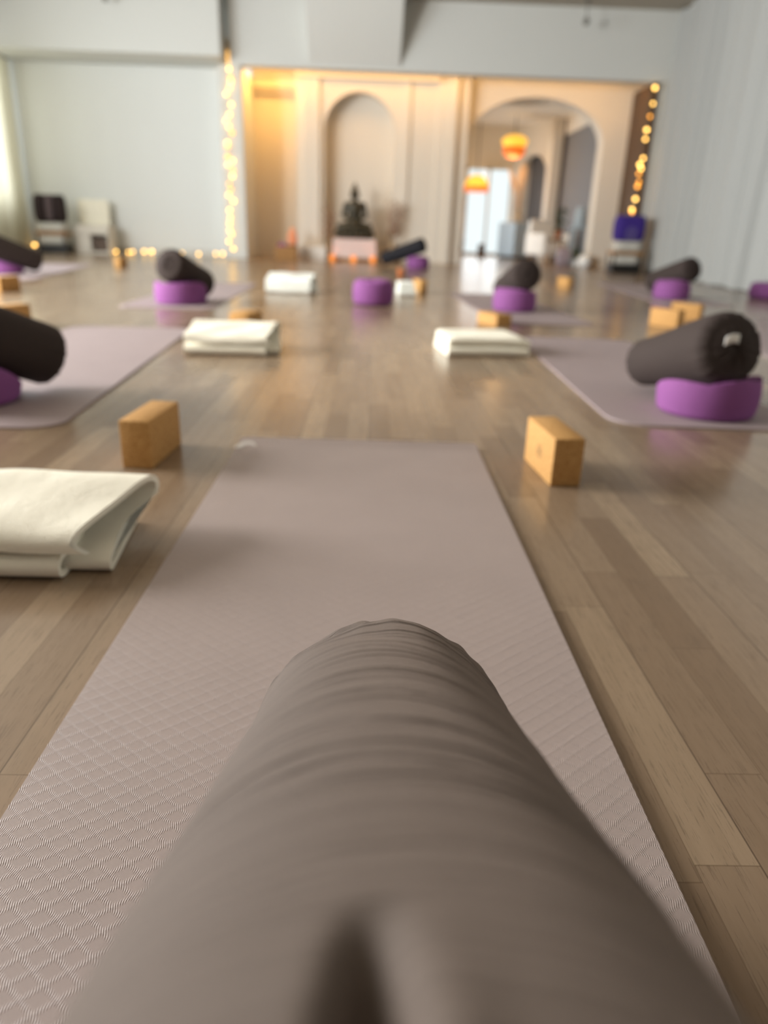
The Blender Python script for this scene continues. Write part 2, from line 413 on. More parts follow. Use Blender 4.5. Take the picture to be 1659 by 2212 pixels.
# alcove back wall with the arched niche, then the wall with the arched doorway
nw = arch_wall(-1.42, 1.10, 3.24, -0.93, 0.34, 2.16, 0.64, 14.4, 14.85)
nw.box(-0.95, 0.36, 14.78, 14.86, 0, 2.9)
struct(nw.build('wall_alcove_back', M['alcove'], smooth=False))
tr = MB()                                                    # raised pilasters and edge mouldings of the alcove
tr.rbox(-1.30, -1.00, 14.34, 14.41, 0.25, 3.0, 0.008).rbox(0.48, 0.60, 14.36, 14.41, 0.0, 3.0, 0.008)
for a, b, d in ((1.08, 1.30, 14.36), (1.30, 1.42, 14.30), (1.42, 1.64, 14.42)): tr.rbox(a, b, d, 14.9, 0.0, 3.24, 0.008)
struct(tr.build('trim_2', M['alcove'], smooth=False))
struct(MB().rbox(-1.33, -0.88, 14.1, 14.42, 0, 0.24, 0.01).build('trim_3', M['plinth'], smooth=False))
struct(arch_wall(1.62, 5.3, 3.24, 1.66, 4.16, 2.12, 0.74, 14.65, 15.0).build('door_1', M['alcove'], smooth=False))
struct(MB().rbox(4.60, 4.68, 13.62, 14.7, 0, 2.985, 0.006).build('gap_shade_strip', M['darkwood'], smooth=False))  # dark strip standing in for the shadowed gap beside the alcove
struct(MB().rbox(4.68, 5.15, 13.66, 14.7, 0, 2.985, 0.01).build('wall_alcove_right', M['wall'], smooth=False))
bb = MB().box(LX, -2.62, 14.18, 14.2, 0, 0.09).box(-1.0 + .1, 1.08, 14.38, 14.4, 0, 0.09)
struct(bb.build('baseboard_far', M['plinth'], smooth=False))

# ---- the room beyond the doorway
RC = 3.02; BY = 20.0; OVAL = (2.75, 16.05, 0.86, 0.62)
cl = MB()                                                    # ceiling with an oval recess
ocx, ocy, oa, ob = OVAL; n = 40
outer = []; inner = []
for i in range(n):
    a = 2 * pi * i / n; ca, sa = cos(a), sin(a)
    s = min((1.8 if ca < 0 else 3.2) / max(abs(ca), 1e-6), (1.1 if sa < 0 else 4.2) / max(abs(sa), 1e-6))
    outer.append((ocx + ca * s, ocy + sa * s, RC)); inner.append((ocx + oa * ca, ocy + ob * sa, RC))
top = [(x, y, RC + 0.45) for x, y, z in inner]
cl.grid([outer, inner, top], True, False, True)
struct(cl.build('ceiling_next_room', M['alcove'], smooth=False))
bw = MB().box(1.0, 2.32, BY, BY + .2, 0, RC).box(2.32, 3.50, BY, BY + .2, 2.12, RC).box(3.50, 4.2, BY, BY + .2, 0, RC)
struct(bw.build('wall_next_room_back', M['alcove'], smooth=False))
struct(MB().box(1.0, 1.2, 15.0, BY + .2, 0, RC).build('wall_next_room_left', M['alcove'], smooth=False))
# right side: grey wall under a cream lintel, a pillar, then a slanting wall with an arched recess
struct(MB().box(4.35, 4.5, 15.0, 18.3, 0, 2.70).build('wall_next_room_right', M['greywall'], smooth=False))
struct(MB().box(4.30, 4.5, 15.0, 18.3, 2.70, RC).build('trim_5', M['alcove'], smooth=False))
struct(MB().rbox(4.02, 4.26, 18.2, 18.6, 0, RC, .01).build('pillar_next_room', M['alcove'], smooth=False))
struct(MB().rbox(4.262, 4.35, 18.22, 18.5, 0, RC, .006).build('trim_6', M['darkwood'], smooth=False))
A_, B_ = Vector((4.14, 18.5)), Vector((3.46, 20.0))
dirv = (B_ - A_); ang = math.atan2(dirv.y, dirv.x); Ls = dirv.length
pb = arch_wall(0.0, Ls, RC, 0.16, 1.45, 1.75, 0.62, -0.16, 0.0)
struct(pb.build('wall_next_room_slant', M['alcove'], smooth=False, loc=(A_.x, A_.y, 0), rot=(0, 0, ang)))
gw = MB().box(-0.4, Ls + .2, -0.5, -0.42, 0, RC)
struct(gw.build('wall_next_room_recess', M['greywall'], smooth=False, loc=(A_.x, A_.y, 0), rot=(0, 0, ang)))
lfr = MB()  # frame on the solid wall, added around the side fill light
for y0, y1, z0, z1 in ((15.96, 16.04, .1, 1.4), (18.36, 18.44, .1, 1.4), (15.96, 18.44, .1, .16), (15.96, 18.44, 1.34, 1.4), (17.17, 17.23, .1, 1.4)): lfr.box(1.2, 1.25, y0, y1, z0, z1)
struct(lfr.build('window_7', M['frame'], smooth=False))
wf = MB()
for x in (2.32, 2.88, 3.44): wf.box(x, x + .06, BY + .02, BY + .09, 0.06, 2.12)
wf.box(2.32, 3.5, BY + .02, BY + .09, 2.06, 2.12).box(2.32, 3.5, BY + .02, BY + .09, 0.0, 0.08)
wo = struct(wf.build('window_6', M['frame'], smooth=False))
g_ = MB().box(2.36, 3.46, BY + .05, BY + .056, 0.08, 2.06).build('window_pane', M['glass'], wo, smooth=False)

# ------------------------------------------------------------------ curtains
def curtain(path, z0, z1, amp, wl, seed, nz=24, lean=0.0):
    """pleated cloth following path [(x,y)..]; folds grow softer towards the top"""
    rnd = random.Random(seed)
    P = [Vector(p) for p in path]; seg = [(P[i + 1] - P[i]).length for i in range(len(P) - 1)]; L = sum(seg)
    n = int(L / wl * 14)
    ph = [rnd.uniform(0, 6.28) for _ in range(6)]
    def at(s):
        i = 0
        while i < len(seg) - 1 and s > seg[i]: s -= seg[i]; i += 1
        d = (P[i + 1] - P[i]).normalized(); return P[i] + d * s, Vector((-d.y, d.x))
    rows = []
    for k in range(nz + 1):
        t = k / nz; row = []
        for j in range(n + 1):
            s = L * j / n; p, nn = at(s)
            w = s / wl * 2 * pi
            o = amp * (sin(w + 0.7 * sin(w * 0.31 + ph[0]) + 0.35 * sin(3 * t + w * .2 + ph[1])) * (0.65 + 0.35 * sin(w * .17 + ph[2])) + 0.5 * sin(w * 0.43 + ph[3] + t * .8) + 0.2 * sin(w * 2.1 + ph[4]))
            o *= (0.7 + 0.3 * (1 - t))
            q = p + nn * o
            row.append((q.x, q.y, z0 + (z1 - z0) * t))
        rows.append(row)
    return MB().grid(rows)
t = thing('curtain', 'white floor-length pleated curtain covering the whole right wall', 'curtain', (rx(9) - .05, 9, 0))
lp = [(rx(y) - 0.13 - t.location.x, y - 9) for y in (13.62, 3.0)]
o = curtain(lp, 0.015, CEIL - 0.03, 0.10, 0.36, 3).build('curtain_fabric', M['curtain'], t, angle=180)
MB().box(-0.03, 0.03, -5.4, 4.55, CEIL - 9.03 + 9 - .03, CEIL - .001).build('curtain_track', M['frame'], t, smooth=False).rotation_euler = (0, 0, -0.056)
t = thing('curtain', 'ivory sheer curtain glowing before the window at the far left edge', 'curtain', (LX + .22, 12.8, 0))
curtain([(0.0, 1.28), (0.0, -1.6)], 0.015, 3.0, 0.05, 0.24, 5).build('curtain_fabric', M['curtain_warm'], t, angle=180)
MB().tube([(0, 1.3, 3.03), (0, -1.7, 3.03)], 0.018).build('curtain_rod', M['metal'], t)
t = thing('curtain', 'white sheer hanging flat over the whole far left wall, behind the shelf and cabinet', 'curtain', (-5.4, 14.13, 0))
curtain([(-0.75, 0.0), (2.74, 0.0)], 0.095, 3.02, 0.007, 0.6, 8).build('curtain_fabric', M['sheer'], t, angle=180)

# ------------------------------------------------------------------ yoga mats
def mat_mesh(w, l, rc, th=0.006, curl=0.0, ny=40, square=False):
    """x 0..w, y 0..l; rounded corners"""
    k = 6; poly = []
    for cx, cy, a0 in ((rc, rc, pi), (w - rc, rc, 1.5 * pi), (w - rc, l - rc, 0), (rc, l - rc, pi / 2)):
        for i in range(k + 1): poly.append((cx + rc * cos(a0 + pi / 2 * i / k), cy + rc * sin(a0 + pi / 2 * i / k)))
    bm = bmesh.new()
    vs = [bm.verts.new((x, y, 0)) for x, y in poly]
    f = bm.faces.new(vs)
    for i in range(1, ny):
        bmesh.ops.bisect_plane(bm, geom=bm.verts[:] + bm.edges[:] + bm.faces[:], plane_co=(0, l * i / ny, 0), plane_no=(0, 1, 0))
    r = bmesh.ops.extrude_face_region(bm, geom=bm.faces[:])
    for v in [q for q in r['geom'] if isinstance(q, bmesh.types.BMVert)]: v.co.z += th
    if curl:
        for v in bm.verts:
            d = v.co.y - (l - 0.06)
            if d > 0: v.co.z += curl * (d / 0.06) ** 2
    return MB().bm(bm)
root = thing('yoga_mat', 'taupe embossed yoga mat under the foreground bolster', 'yoga mat', (-0.362, -0.10, 0), R_(-0.15), 'yoga mats on the studio floor')
mat_mesh(0.662, 2.055, 0.012, 0.006, 0.010, 60).build('mat_sheet', M['mat'], root, angle=60)
mk = MB()                                                    # pale printed mark at the far left corner
pts = [(0.012 + 0.030 * cos(a), 1.975 + 0.055 * sin(a)) for a in [pi * (1.0 - 0.07 * i) for i in range(13)]]
mk.grid([[(x + .012, y, 0.0072 + max(0, (y - 1.995)) ** 2 * 2.9) for x, y in pts], [(x * .55 + .024, 1.975 + (y - 1.975) * .7, 0.0072) for x, y in pts]])
mk.build('printed_mark', M['matmark'], root)['label'] = 'pale curved print in the mat corner'
def far_mat(corner, yaw, l, label, w=0.66, side='l', rc=0.07):
    """corner = near left (side l) or near right (side r) corner on the floor"""
    m = mat_mesh(w, l, rc, 0.006, 0, 6)
    if side == 'r': m.v = [(x - w, y, z) for x, y, z in m.v]
    o = m.build('yoga_mat', M['matplain'], None, loc=(corner[0], corner[1], 0), rot=(0, 0, yaw), angle=60)
    return tag(o, label, 'yoga mat', 'yoga mats on the studio floor')
far_mat((-0.90, 2.03), R_(3.3), 2.2, 'mauve mat at the left edge, behind the left cork block', side='r', rc=0.10)
far_mat((0.80, 2.26), R_(-1.6), 2.08, 'mauve mat at the right, under the purple cushion with the labelled bolster', side='l', rc=0.14)
far_mat((-1.13, 5.25), R_(1.2), 2.5, 'mauve mat under the purple cushion left of the folded white blanket', side='r')
far_mat((0.885, 4.98), R_(3.0), 2.4, 'mauve mat behind the two-layer cream blanket, under cushion and bolster', side='l')
far_mat((-3.30, 7.35), R_(8.8), 2.9, 'pale lit mat at the far left, in front of the shelf stack', side='r')
far_mat((2.72, 6.9), R_(-4.0), 3.0, 'mauve mat near the white curtain, under cushion and dark bolster', side='l')
far_mat((2.10, 3.85), R_(-26.0), 2.2, 'mauve mat cut by the right edge, behind the labelled bolster', side='l')

# ------------------------------------------------------------------ bolsters
class Bolster:
    def __init__(s, A, B, r): s.A, s.B, s.r = Vector(A), Vector(B), r; s.u = (s.B - s.A).normalized(); s.L = (s.B - s.A).length; s.v = s.u.cross(Vector((0, 0, 1))).normalized(); s.w = s.v.cross(s.u)
    def pt(s, a, rr, ph): return s.A + s.u * a + (s.w * cos(ph) + s.v * sin(ph)) * rr
def make_bolster(A, B, r, m, label, seed=0, fine=False, tagside=None, rings=None, groove=None, taper=1.0):
    pk = 0.35 if fine else 1.0
    b = Bolster(A, B, r); rnd = random.Random(seed)
    root = thing('bolster', label, 'bolster', (b.A.x, b.A.y, 0), 0, 'bolsters propped up on the mats')
    org = Vector(root.location)
    nphi = 220 if fine else 72
    sh = 0.034 if fine else 0.04
    ph0 = [rnd.uniform(0, 6.28) for _ in range(8)]
    def pleat(ph, d):
        return (0.45 * cos(23 * ph + ph0[0]) + 0.35 * cos(31 * ph + ph0[1]) + 0.35 * cos(14 * ph + ph0[2])) * 0.0055 * pk * math.exp(-max(d, 0) / 0.05)
    def rad(a, ph):
        d = min(a, b.L - a); q = min(1.0, a / (b.L * 0.85)); rr = r * (taper + (1 - taper) * q * q * (3 - 2 * q))
        if d < sh: rr -= sh * (1 - math.sqrt(max(0, 1 - (1 - d / sh) ** 2)))
        rr += pleat(ph, d)
        rr += 0.003 * sin(3 * ph + ph0[3]) * sin(a / b.L * 5 + ph0[4]) * min(1, d / 0.1)
        if rings: rr += rings(a, ph)
        if groove: rr += groove(a, ph)
        return rr
    ss = []
    k = 14
    for i in range(k): ss.append(sh * (1 - cos(pi / 2 * i / k)))
    nb = 700 if fine else 26
    ss += [sh + (b.L - 2 * sh) * i / nb for i in range(nb + 1)]
    for i in range(1, k + 1): ss.append(b.L - sh * (1 - cos(pi / 2 * (k - i) / k)))
    rows = [[b.pt(a, rad(a, 2 * pi * j / nphi), 2 * pi * j / nphi) - org for j in range(nphi)] for a in ss]
    MB().grid(rows, True).build('bolster_cover', m, root, angle=80)
    for end, a0, sg in (('far', 0.0, -1), ('near', b.L, 1)):
        rows = []
        for i in range(13):
            q = 1 - i / 12.0
            row = []
            for j in range(nphi):
                ph = 2 * pi * j / nphi
                base = rad(a0, ph)
                bul = 0.016 * (1 - q * q) - 0.014 * math.exp(-(q / 0.16) ** 2) + (0.6 * cos(23 * ph + ph0[0]) + 0.4 * cos(14 * ph + ph0[2])) * 0.005 * q * (1 - q) * 4 * 0.8
                row.append(b.pt(a0 + sg * bul, max(base * q, 0.0008), ph) - org)
            rows.append(row)
        cap = MB().grid(rows, True, False, True).build('end_cap', m, root, angle=80)
        if tagside == end:
            lab = MB(); ww, hh = 0.026, 0.014
            up = b.w; sd = b.v
            c = b.A + b.u * (a0 + sg * 0.022) + up * 0.020 + sd * 0.026 - org
            rowsl = []
            for i in range(9):
                s_ = -1 + 2 * i / 8
                arch = 0.006 * (1 - s_ * s_)
                rowsl.append([c + sd * ww * s_ + up * (h * hh + arch - 0.004 * s_) + b.u * sg * (arch + 0.004 * (h + 1)) for h in (-1, -0.3, 0.4, 1)])
            lab.grid(rowsl)
            lo = lab.build('care_label', M['label'], cap); lo['label'] = 'small white cloth label on the bolster end'
            sm = lo.modifiers.new('thick', 'SOLIDIFY'); sm.thickness = 0.001
    return root, b

# foreground bolster: its far end rests on the near mat, it rises towards the viewer
rnd = random.Random(11)
ring_list = []
for s0 in (0.035, 0.052, 0.072, 0.10, 0.112, 0.128, 0.150, 0.172, 0.188, 0.205, 0.243, 0.252, 0.268, 0.299, 0.312, 0.345, 0.352, 0.377, 0.388, 0.398, 0.412, 0.425, 0.447, 0.47):
    ring_list.append((s0, rnd.uniform(0.35, 1.0) * 0.0016 * rnd.choice((-1, -1, 1)), rnd.uniform(0.0011, 0.0024), rnd.uniform(-.5, .5), rnd.uniform(0.9, 1.5), rnd.uniform(-.012, .012), rnd.uniform(0, 6.28)))
def near_rings(a, ph):
    p = ph if ph < pi else ph - 2 * pi
    if abs(p) > 2.4: return 0.0
    o = 0.0
    for s0, am, sg, pc, pw, sl, f in ring_list:
        c = s0 + sl * p + 0.0025 * sin(2.3 * p + f) + 0.012 * p * p * 0.6
        d = (a - c) / sg
        if -3.5 < d < 3.5: o += am * math.exp(-d * d) * math.exp(-((p - pc) / pw) ** 2)
    if a < 0.16:                                             # slack folds at the low end
        o += 0.0035 * sin(5 * p + 26 * a + .8) * sin(a / 0.16 * pi) * math.exp(-((p - .25) / .8) ** 2)
        o -= 0.006 * math.exp(-((a - 0.030 - 0.03 * (p - .1)) / 0.010) ** 2) * math.exp(-((p + .12) / .4) ** 2)
        o -= 0.006 * math.exp(-((a - 0.052 + 0.035 * p) / 0.008) ** 2) * math.exp(-((p - .42) / .35) ** 2)
    return o
def near_groove(a, ph):
    p = ph if ph < pi else ph - 2 * pi
    s = (a - 0.496) / 0.05
    if s <= 0: return 0.0
    d = (p - GR0) / 0.060
    k = min(1, s) ** 1.3
    return -0.034 * k * math.exp(-d * d) + 0.003 * k * math.exp(-((p - GR0 + 0.13) / 0.09) ** 2)
GR0 = 0.105
NA = (0.0205, 0.551, 0.1255)
ND = Vector((-0.012, -0.927, 0.3735)).normalized()
NB = Vector(NA) + ND * 0.645
make_bolster(NA, NB, 0.1145, M['bolster_near'], 'large taupe brown bolster filling the foreground, wrinkled cover, on the near mat', 4, True, None, near_rings, near_groove)

BO = {}; TAPER = {'P': 0.76, 'C': 0.95}
for key, A, B, r, m, lab, ts in (
    ('P', (1.10, 2.90, .102), (1.19, 2.37, .246), .121, 'bolster', 'dark brown bolster with a white label on its gathered end, on the right cushion', 'near'),
    ('C', (-1.125, 2.58, .112), (-1.46, 2.10, .350), .110, 'bolster', 'dark brown bolster at the left edge, sloping right behind the left cork block', None),
    ('E', (-1.325, 5.93, .116), (-1.47, 5.46, .290), .118, 'bolster', 'dark bolster on the cushion below the floor-level fairy lights', None),
    ('K', (1.12, 6.33, .130), (1.185, 5.745, .290), .118, 'bolster', 'dark rounded bolster on the cushion in front of the arched doorway', None),
    ('M', (3.02, 8.08, .130), (3.195, 7.50, .305), .118, 'bolster', 'dark bolster on the cushion in front of the white curtain', None),
    ('J', (0.16, 12.25, .122), (0.80, 11.95, .370), .112, 'bolster_black', 'black bolster lying sideways up to a cushion right of the statue', None),
    ('D', (-3.60, 8.25, .122), (-3.98, 7.82, .320), .120, 'bolster', 'dark bolster sloping down at the far left edge, before the pale mat', None)):
    root, b = make_bolster(A, B, r, M[m], lab, ord(key), False, ts, None, None, TAPER.get(key, 0.93))
    BO[key] = b

# ------------------------------------------------------------------ round purple cushions
def make_cushion(c, r, h, label, bol=None, seed=0, sx=1.0):
    rnd = random.Random(seed); root = thing('cushion', label, 'cushion', (c[0], c[1], 0), 0, 'round purple meditation cushions')
    n = 72; e = 0.048
    def deform(p):
        x, y, z = p; P = Vector((c[0] + x, c[1] + y, z))
        z *= 1 + 0.03 * sin(2 * math.atan2(y, x) + seed)
        if bol is not None:
            d = P - bol.A; a = d.dot(bol.u); lat = d.dot(bol.v)
            if a > -0.05:
                ae = min(a, bol.L)
                under = bol.A.z + bol.u.z * ae - bol.r / max(bol.w.z, .5) + lat * lat / 0.6 + max(0, a - bol.L) * 1.1
                if z > under - 0.003: z = max(0.045, under - 0.003)
        return (x, y, z)
    eb = 0.022
    prof = [(r - eb, 0.006)] + [(r - eb + eb * sin(pi / 2 * i / 6), 0.006 + eb * (1 - cos(pi / 2 * i / 6))) for i in range(1, 7)]
    prof += [(r + 0.006 * sin(pi * i / 5), 0.006 + eb + (h - e - eb - 0.006) * i / 5) for i in range(1, 5)]
    prof += [(r - e + e * cos(pi / 2 * i / 6), h - e + e * sin(pi / 2 * i / 6)) for i in range(0, 5)]
    rows = [[deform((q * cos(2 * pi * j / n) * sx, q * sin(2 * pi * j / n), z)) for j in range(n)] for q, z in prof]
    MB().grid(rows, True, True, False).build('side_panel', M['purple'], root, angle=80)
    q0, z0 = prof[-1]
    tp = [(q0 * k, z0 + (h + 0.006 - z0) * (1 - k * k) ** 0.5 if k < 1 else z0) for k in (1, .97, .92, .85, .75, .6, .45, .3, .15, .004)]
    rows = [[deform((q * cos(2 * pi * j / n) * sx, q * sin(2 * pi * j / n), z)) for j in range(n)] for q, z in tp]
    MB().grid(rows, True, False, True).build('top_panel', M['purple2'], root, angle=80)
    return root
make_cushion((1.183, 2.475), 0.163, 0.178, 'large bright purple cushion under the bolster with the white label', BO['P'], 1)
make_cushion((-1.325, 2.33), 0.175, 0.185, 'purple cushion cut by the left edge, behind the cream blanket', BO['C'], 2)
make_cushion((-1.425, 5.60), 0.185, 0.186, 'purple cushion left of the folded white blanket, bolster on top', BO['E'], 3)
make_cushion((1.120, 5.84), 0.163, 0.182, 'purple cushion in front of the arched doorway, bolster on top', BO['K'], 4)
make_cushion((3.04, 7.56), 0.172, 0.186, 'purple cushion before the white curtain, bolster on top', BO['M'], 5)
make_cushion((0.715, 12.02), 0.175, 0.185, 'purple cushion holding up the black bolster beside the statue', BO['J'], 6)
make_cushion((-3.90, 8.10), 0.180, 0.185, 'purple cushion at the far left edge, below a dark bolster', BO['D'], 7)
make_cushion((0.010, 6.02), 0.160, 0.190, 'lone purple cushion standing mid-floor with nothing on it', None, 8)
make_cushion((4.27, 8.02), 0.185, 0.165, 'purple cushion cut by the right edge, at the foot of the curtain', None, 9)
make_cushion((-0.0, 0.055), 0.170, 0.150, 'purple cushion hidden beneath the raised end of the foreground bolster', Bolster(NA, NB, 0.1145), 10)

# ------------------------------------------------------------------ cork blocks
BL, BW, BH = 0.225, 0.076, 0.12
blk = MB().rbox(-BW / 2, BW / 2, -BL / 2, BL / 2, 0.0, BH, 0.004, 2)
bp = blk.build('cork_block', M['cork'], None)
tag(bp, '', 'yoga block', 'cork yoga blocks')
flat = MB().rbox(-BH / 2, BH / 2, -BL / 2, BL / 2, 0.0, BW, 0.004, 2).build('cork_block', M['cork'], None)
tag(flat, '', 'yoga block', 'cork yoga blocks')
def blockpos(cx, cy, corner, rot, w=BW):
    """centre from the near left bottom corner"""
    c, s = cos(rot), sin(rot); lx, ly = w / 2, BL / 2
    return (cx + lx * c - ly * s, cy + lx * s + ly * c, 0.0)
place(bp, blockpos(-0.606, 1.700, 0, R_(-4)), R_(-4), 'cork block standing on the floor at the left far corner of the near mat')
rb = bp.copy(); rb.data = bp.data; COL.objects.link(rb)
place(rb, blockpos(0.444, 1.642, 0, R_(5)), R_(5), 'cork block with a dark stamp, right of the near mat')
st = MB()                                                    # stamped oval with a leaf on the left face
for r0, r1 in ((0.0165, 0.0145),):
    st.grid([[(-BW / 2 - 0.0006, -.008 + 1.25 * q * cos(2 * pi * j / 24), 0.058 + q * sin(2 * pi * j / 24)) for j in range(24)] for q in (r0, r1)], True)
for k in (-1, 0, 1):
    a = pi / 2 + k * 0.7
    st.add([(-BW / 2 - 0.0006, -.008 + d * cos(a + e_), 0.052 + d * sin(a + e_)) for d, e_ in ((0.001, 0), (0.008, .35), (0.014, 0), (0.008, -.35))], [(0, 1, 2, 3)])
st.build('stamp', M['stamp'], rb, smooth=False)['label'] = 'dark oval stamp with a leaf'
for src, loc, rot, lab in (
    (flat, (-0.765, 4.52), -14, 'cork block lying flat behind the left cream blanket'),
    (flat, (0.82, 4.92), 26, 'cork block lying flat behind the two-layer cream blanket'),
    (bp, (2.42, 5.66), 46, 'cork block standing behind the labelled bolster, the farther of two'),
    (bp, (2.06, 5.13), 34, 'cork block half hidden by the labelled bolster, the nearer of two'),
    (bp, (-1.98, 4.08), -22, 'cork block at the left edge, directly behind the left bolster'),
    (bp, (-2.96, 6.12), -16, 'cork block at the left edge, below the far purple cushion'),
    (bp, (-3.27, 9.90), -6, 'small dark cork block alone in front of the floor fairy lights'),
    (bp, (2.27, 8.82), 20, 'cork block in front of the arched doorway, right of its cushion'),
    (bp, (0.475, 7.46), 16, 'cork block beside the small white towel, right of the lone cushion')):
    if src is flat and 'left cream' in lab: q = flat
    else: q = src.copy(); q.data = src.data; COL.objects.link(q)
    place(q, (loc[0], loc[1], 0), R_(rot), lab)

# ------------------------------------------------------------------ folded blankets
def ribbon(path, th):
    """closed outline of a thick strip along path [(y,z)..]"""
    P = [Vector(p) for p in path]; L, Rr = [], []
    for i, p in enumerate(P):
        d = (P[min(i + 1, len(P) - 1)] - P[max(i - 1, 0)]).normalized(); nn = Vector((-d.y, d.x))
        L.append(p + nn * th / 2); Rr.append(p - nn * th / 2)
    return L + Rr[::-1]
def smooth_path(pts, k=8):
    out = []
    n = len(pts)
    for i in range(n - 1):
        p0, p1, p2, p3 = [Vector(pts[max(0, min(n - 1, i + d))]) for d in (-1, 0, 1, 2)]
        for j in range(k):
            t = j / k
            out.append(0.5 * ((2 * p1) + (-p0 + p2) * t + (2 * p0 - 5 * p1 + 4 * p2 - p3) * t * t + (-p0 + 3 * p1 - 3 * p2 + p3) * t ** 3))
    out.append(Vector(pts[-1])); return out
def cloth_slab(path, th, x0, xend, nx=28, wav=0.003, seed=0):
    """strip section in (y,z), swept along x from x0 to xend(y,z); gently rumpled"""
    sec = ribbon(smooth_path(path), th); rnd = random.Random(seed); f = [rnd.uniform(0, 6.28) for _ in range(4)]
    rows = []
    for i in range(nx + 1):
        t = i / nx; row = []
        for p in sec:
            xe = xend(p.x, p.y); x = x0 + (xe - x0) * t
            dz = wav * (sin(x * 17 + p.x * 11 + f[0]) * sin(p.x * 13 + f[1]) + .6 * sin(x * 31 - p.x * 25 + f[2]))
            k = min(1, max(0, p.y) / 0.05)
            row.append((x, p.x + 0.4 * dz, max(0.0005, p.y + dz * k)))
        rows.append(row)
    return MB().grid(rows, True, True, True)
# upper fold loops over at the back, lower roll in front
def loose_blanket(loc, rot, x0, D, H, ends, label, m, seed, th=0.011, roll_end=-0.02, wav=0.0022):
    """ends = x of the right end: (top front, top back, lower front, lower back)"""
    root = thing('blanket', label, 'blanket', (loc[0], loc[1], 0), rot, 'folded blankets and towels on the floor')
    y = lambda q: -D / 2 + D * q; z = lambda q: max(th * .55, H * q)
    def xe(yy, zz):
        t = max(0, min(1.08, (yy + D / 2) / D)); k = max(0, min(1, (zz / H - .33) / .28))
        return (ends[0] + (ends[1] - ends[0]) * t) * k + (ends[2] + (ends[3] - ends[2]) * t) * (1 - k)
    p1 = [(y(.02), z(.47)), (y(.04), z(.64)), (y(.15), z(.76)), (y(.47), z(.87)), (y(.76), z(1.0)), (y(.92), z(.98)), (y(.985), z(.81)), (y(.94), z(.62)), (y(.76), z(.45)), (y(.40), z(.32)), (y(.20), z(.25)), (y(.13), z(.15)), (y(.20), th * .55), (y(.58), th * .55), (y(.97), th * .55)]
    cloth_slab(p1, th, x0, xe, 34, wav, seed).build('upper_fold', m, root, angle=70)
    p2 = [(y(.53), z(.32)), (y(.13), z(.36)), (y(.03), z(.32)), (y(-.005), z(.20)), (y(.03), z(.085)), (y(.17), th * .6), (y(.50), z(.08))]
    cloth_slab(p2, th, x0, lambda yy, zz: ends[0] + roll_end, 20, wav * .5, seed + 1).build('lower_fold', m, root, angle=70)
    return root
loose_blanket((-0.75, 1.228), 0, -0.55, 0.272, 0.106, (0.257, 0.333, 0.314, 0.284), 'large folded cream blanket on the floor left of the near mat', M['blanket'], 3, 0.011, -0.019)
def folded_blanket(loc, rot, w, d, h, label, m, seed, layers=2, sag=0.0, skew=0.0):
    root = thing('blanket', label, 'blanket', (loc[0], loc[1], 0), rot, 'folded blankets and towels on the floor')
    lh = h / layers; th = lh * 0.46
    for k in range(layers):
        z0 = lh * k; rnd = random.Random(seed + k); e = rnd.uniform(-.004, .004) + .022 * k
        zt, zb = z0 + lh - th * .55, z0 + th * .55
        zm = (zt + zb) / 2; rr = (zt - zb) / 2
        dy = e
        pth = [(d / 2 - .01, zt), (d * .2, zt + .002), (-d * .2, zt), (-d / 2 + .03 + dy, zt), (-d / 2 + .006 + dy, zm + rr * .6), (-d / 2 + .006 + dy, zm - rr * .6), (-d / 2 + .03 + dy, zb), (0, zb), (d / 2, zb)]
        def xe(y, z, k=k): return w / 2 + skew * (y / d) + 0.012 * sin(3 * k + seed) - 0.2 * sag * (1 - z / h)
        s = cloth_slab(pth, th, -w / 2 + .006 * k, xe, 20, 0.0016, seed + k)
        if sag:
            s.v = [(x, y, max(0.0005, z * (1 - sag * max(0, (x / w) + .1)))) for x, y, z in s.v]
        # rounded, slightly drooping edges
        s.v = [(x, y, max(0.0005, z - 0.01 * max(0, abs(x) / (w / 2) - .86) * 7 * (z / h))) for x, y, z in s.v]
        s.build('folded_layer', m, root, angle=70)
    return root
loose_blanket((-0.655, 3.56), R_(2), -0.215, 0.36, 0.112, (0.16, 0.20, 0.225, 0.20), 'folded cream blanket left of centre, between the left bolster mat and the aisle', M['blanket'], 21, 0.015, 0.0, 0.004)
folded_blanket((0.560, 3.75), R_(7), 0.405, 0.34, 0.090, 'two-layer folded cream blanket right of centre, beside the right mat', M['blanket'], 31, 2, 0.0, -0.02)
loose_blanket((-0.735, 6.98), R_(0), -0.23, 0.36, 0.15, (0.17, 0.20, 0.235, 0.22), 'folded white blanket on the floor in front of the wooden crate', M['white_cloth'], 41, 0.018, 0.0, 0.006)
folded_blanket((0.315, 7.08), R_(4), 0.155, 0.30, 0.115, 'small folded white towel right behind the lone purple cushion', M['white_cloth'], 51, 2, 0.0, 0.0)

# ------------------------------------------------------------------ statue, altar, candles
def remeshed(mb, name, m, parent, voxel, loc=None, smooth_it=6):
    o = mb.build(name, m, parent, loc=loc)
    md = o.modifiers.new('r', 'REMESH'); md.mode = 'VOXEL'; md.voxel_size = voxel; md.use_smooth_shade = True
    ms = o.modifiers.new('s', 'SMOOTH'); ms.factor = 0.5; ms.iterations = smooth_it
    dg = bpy.context.evaluated_depsgraph_get(); me = bpy.data.meshes.new_from_object(o.evaluated_get(dg))
    o.modifiers.clear(); old = o.data; o.data = me; bpy.data.meshes.remove(old)
    me.polygons.foreach_set('use_smooth', [True] * len(me.polygons))
    return o
def limb(mb, a, b, r0, r1, n=10):
    a, b = Vector(a), Vector(b); k = 6
    for i in range(k + 1):
        t = i / k; p = a.lerp(b, t); mb.ball(p, r0 + (r1 - r0) * t, n, 7)
ALX, ALY = -0.345, 14.12
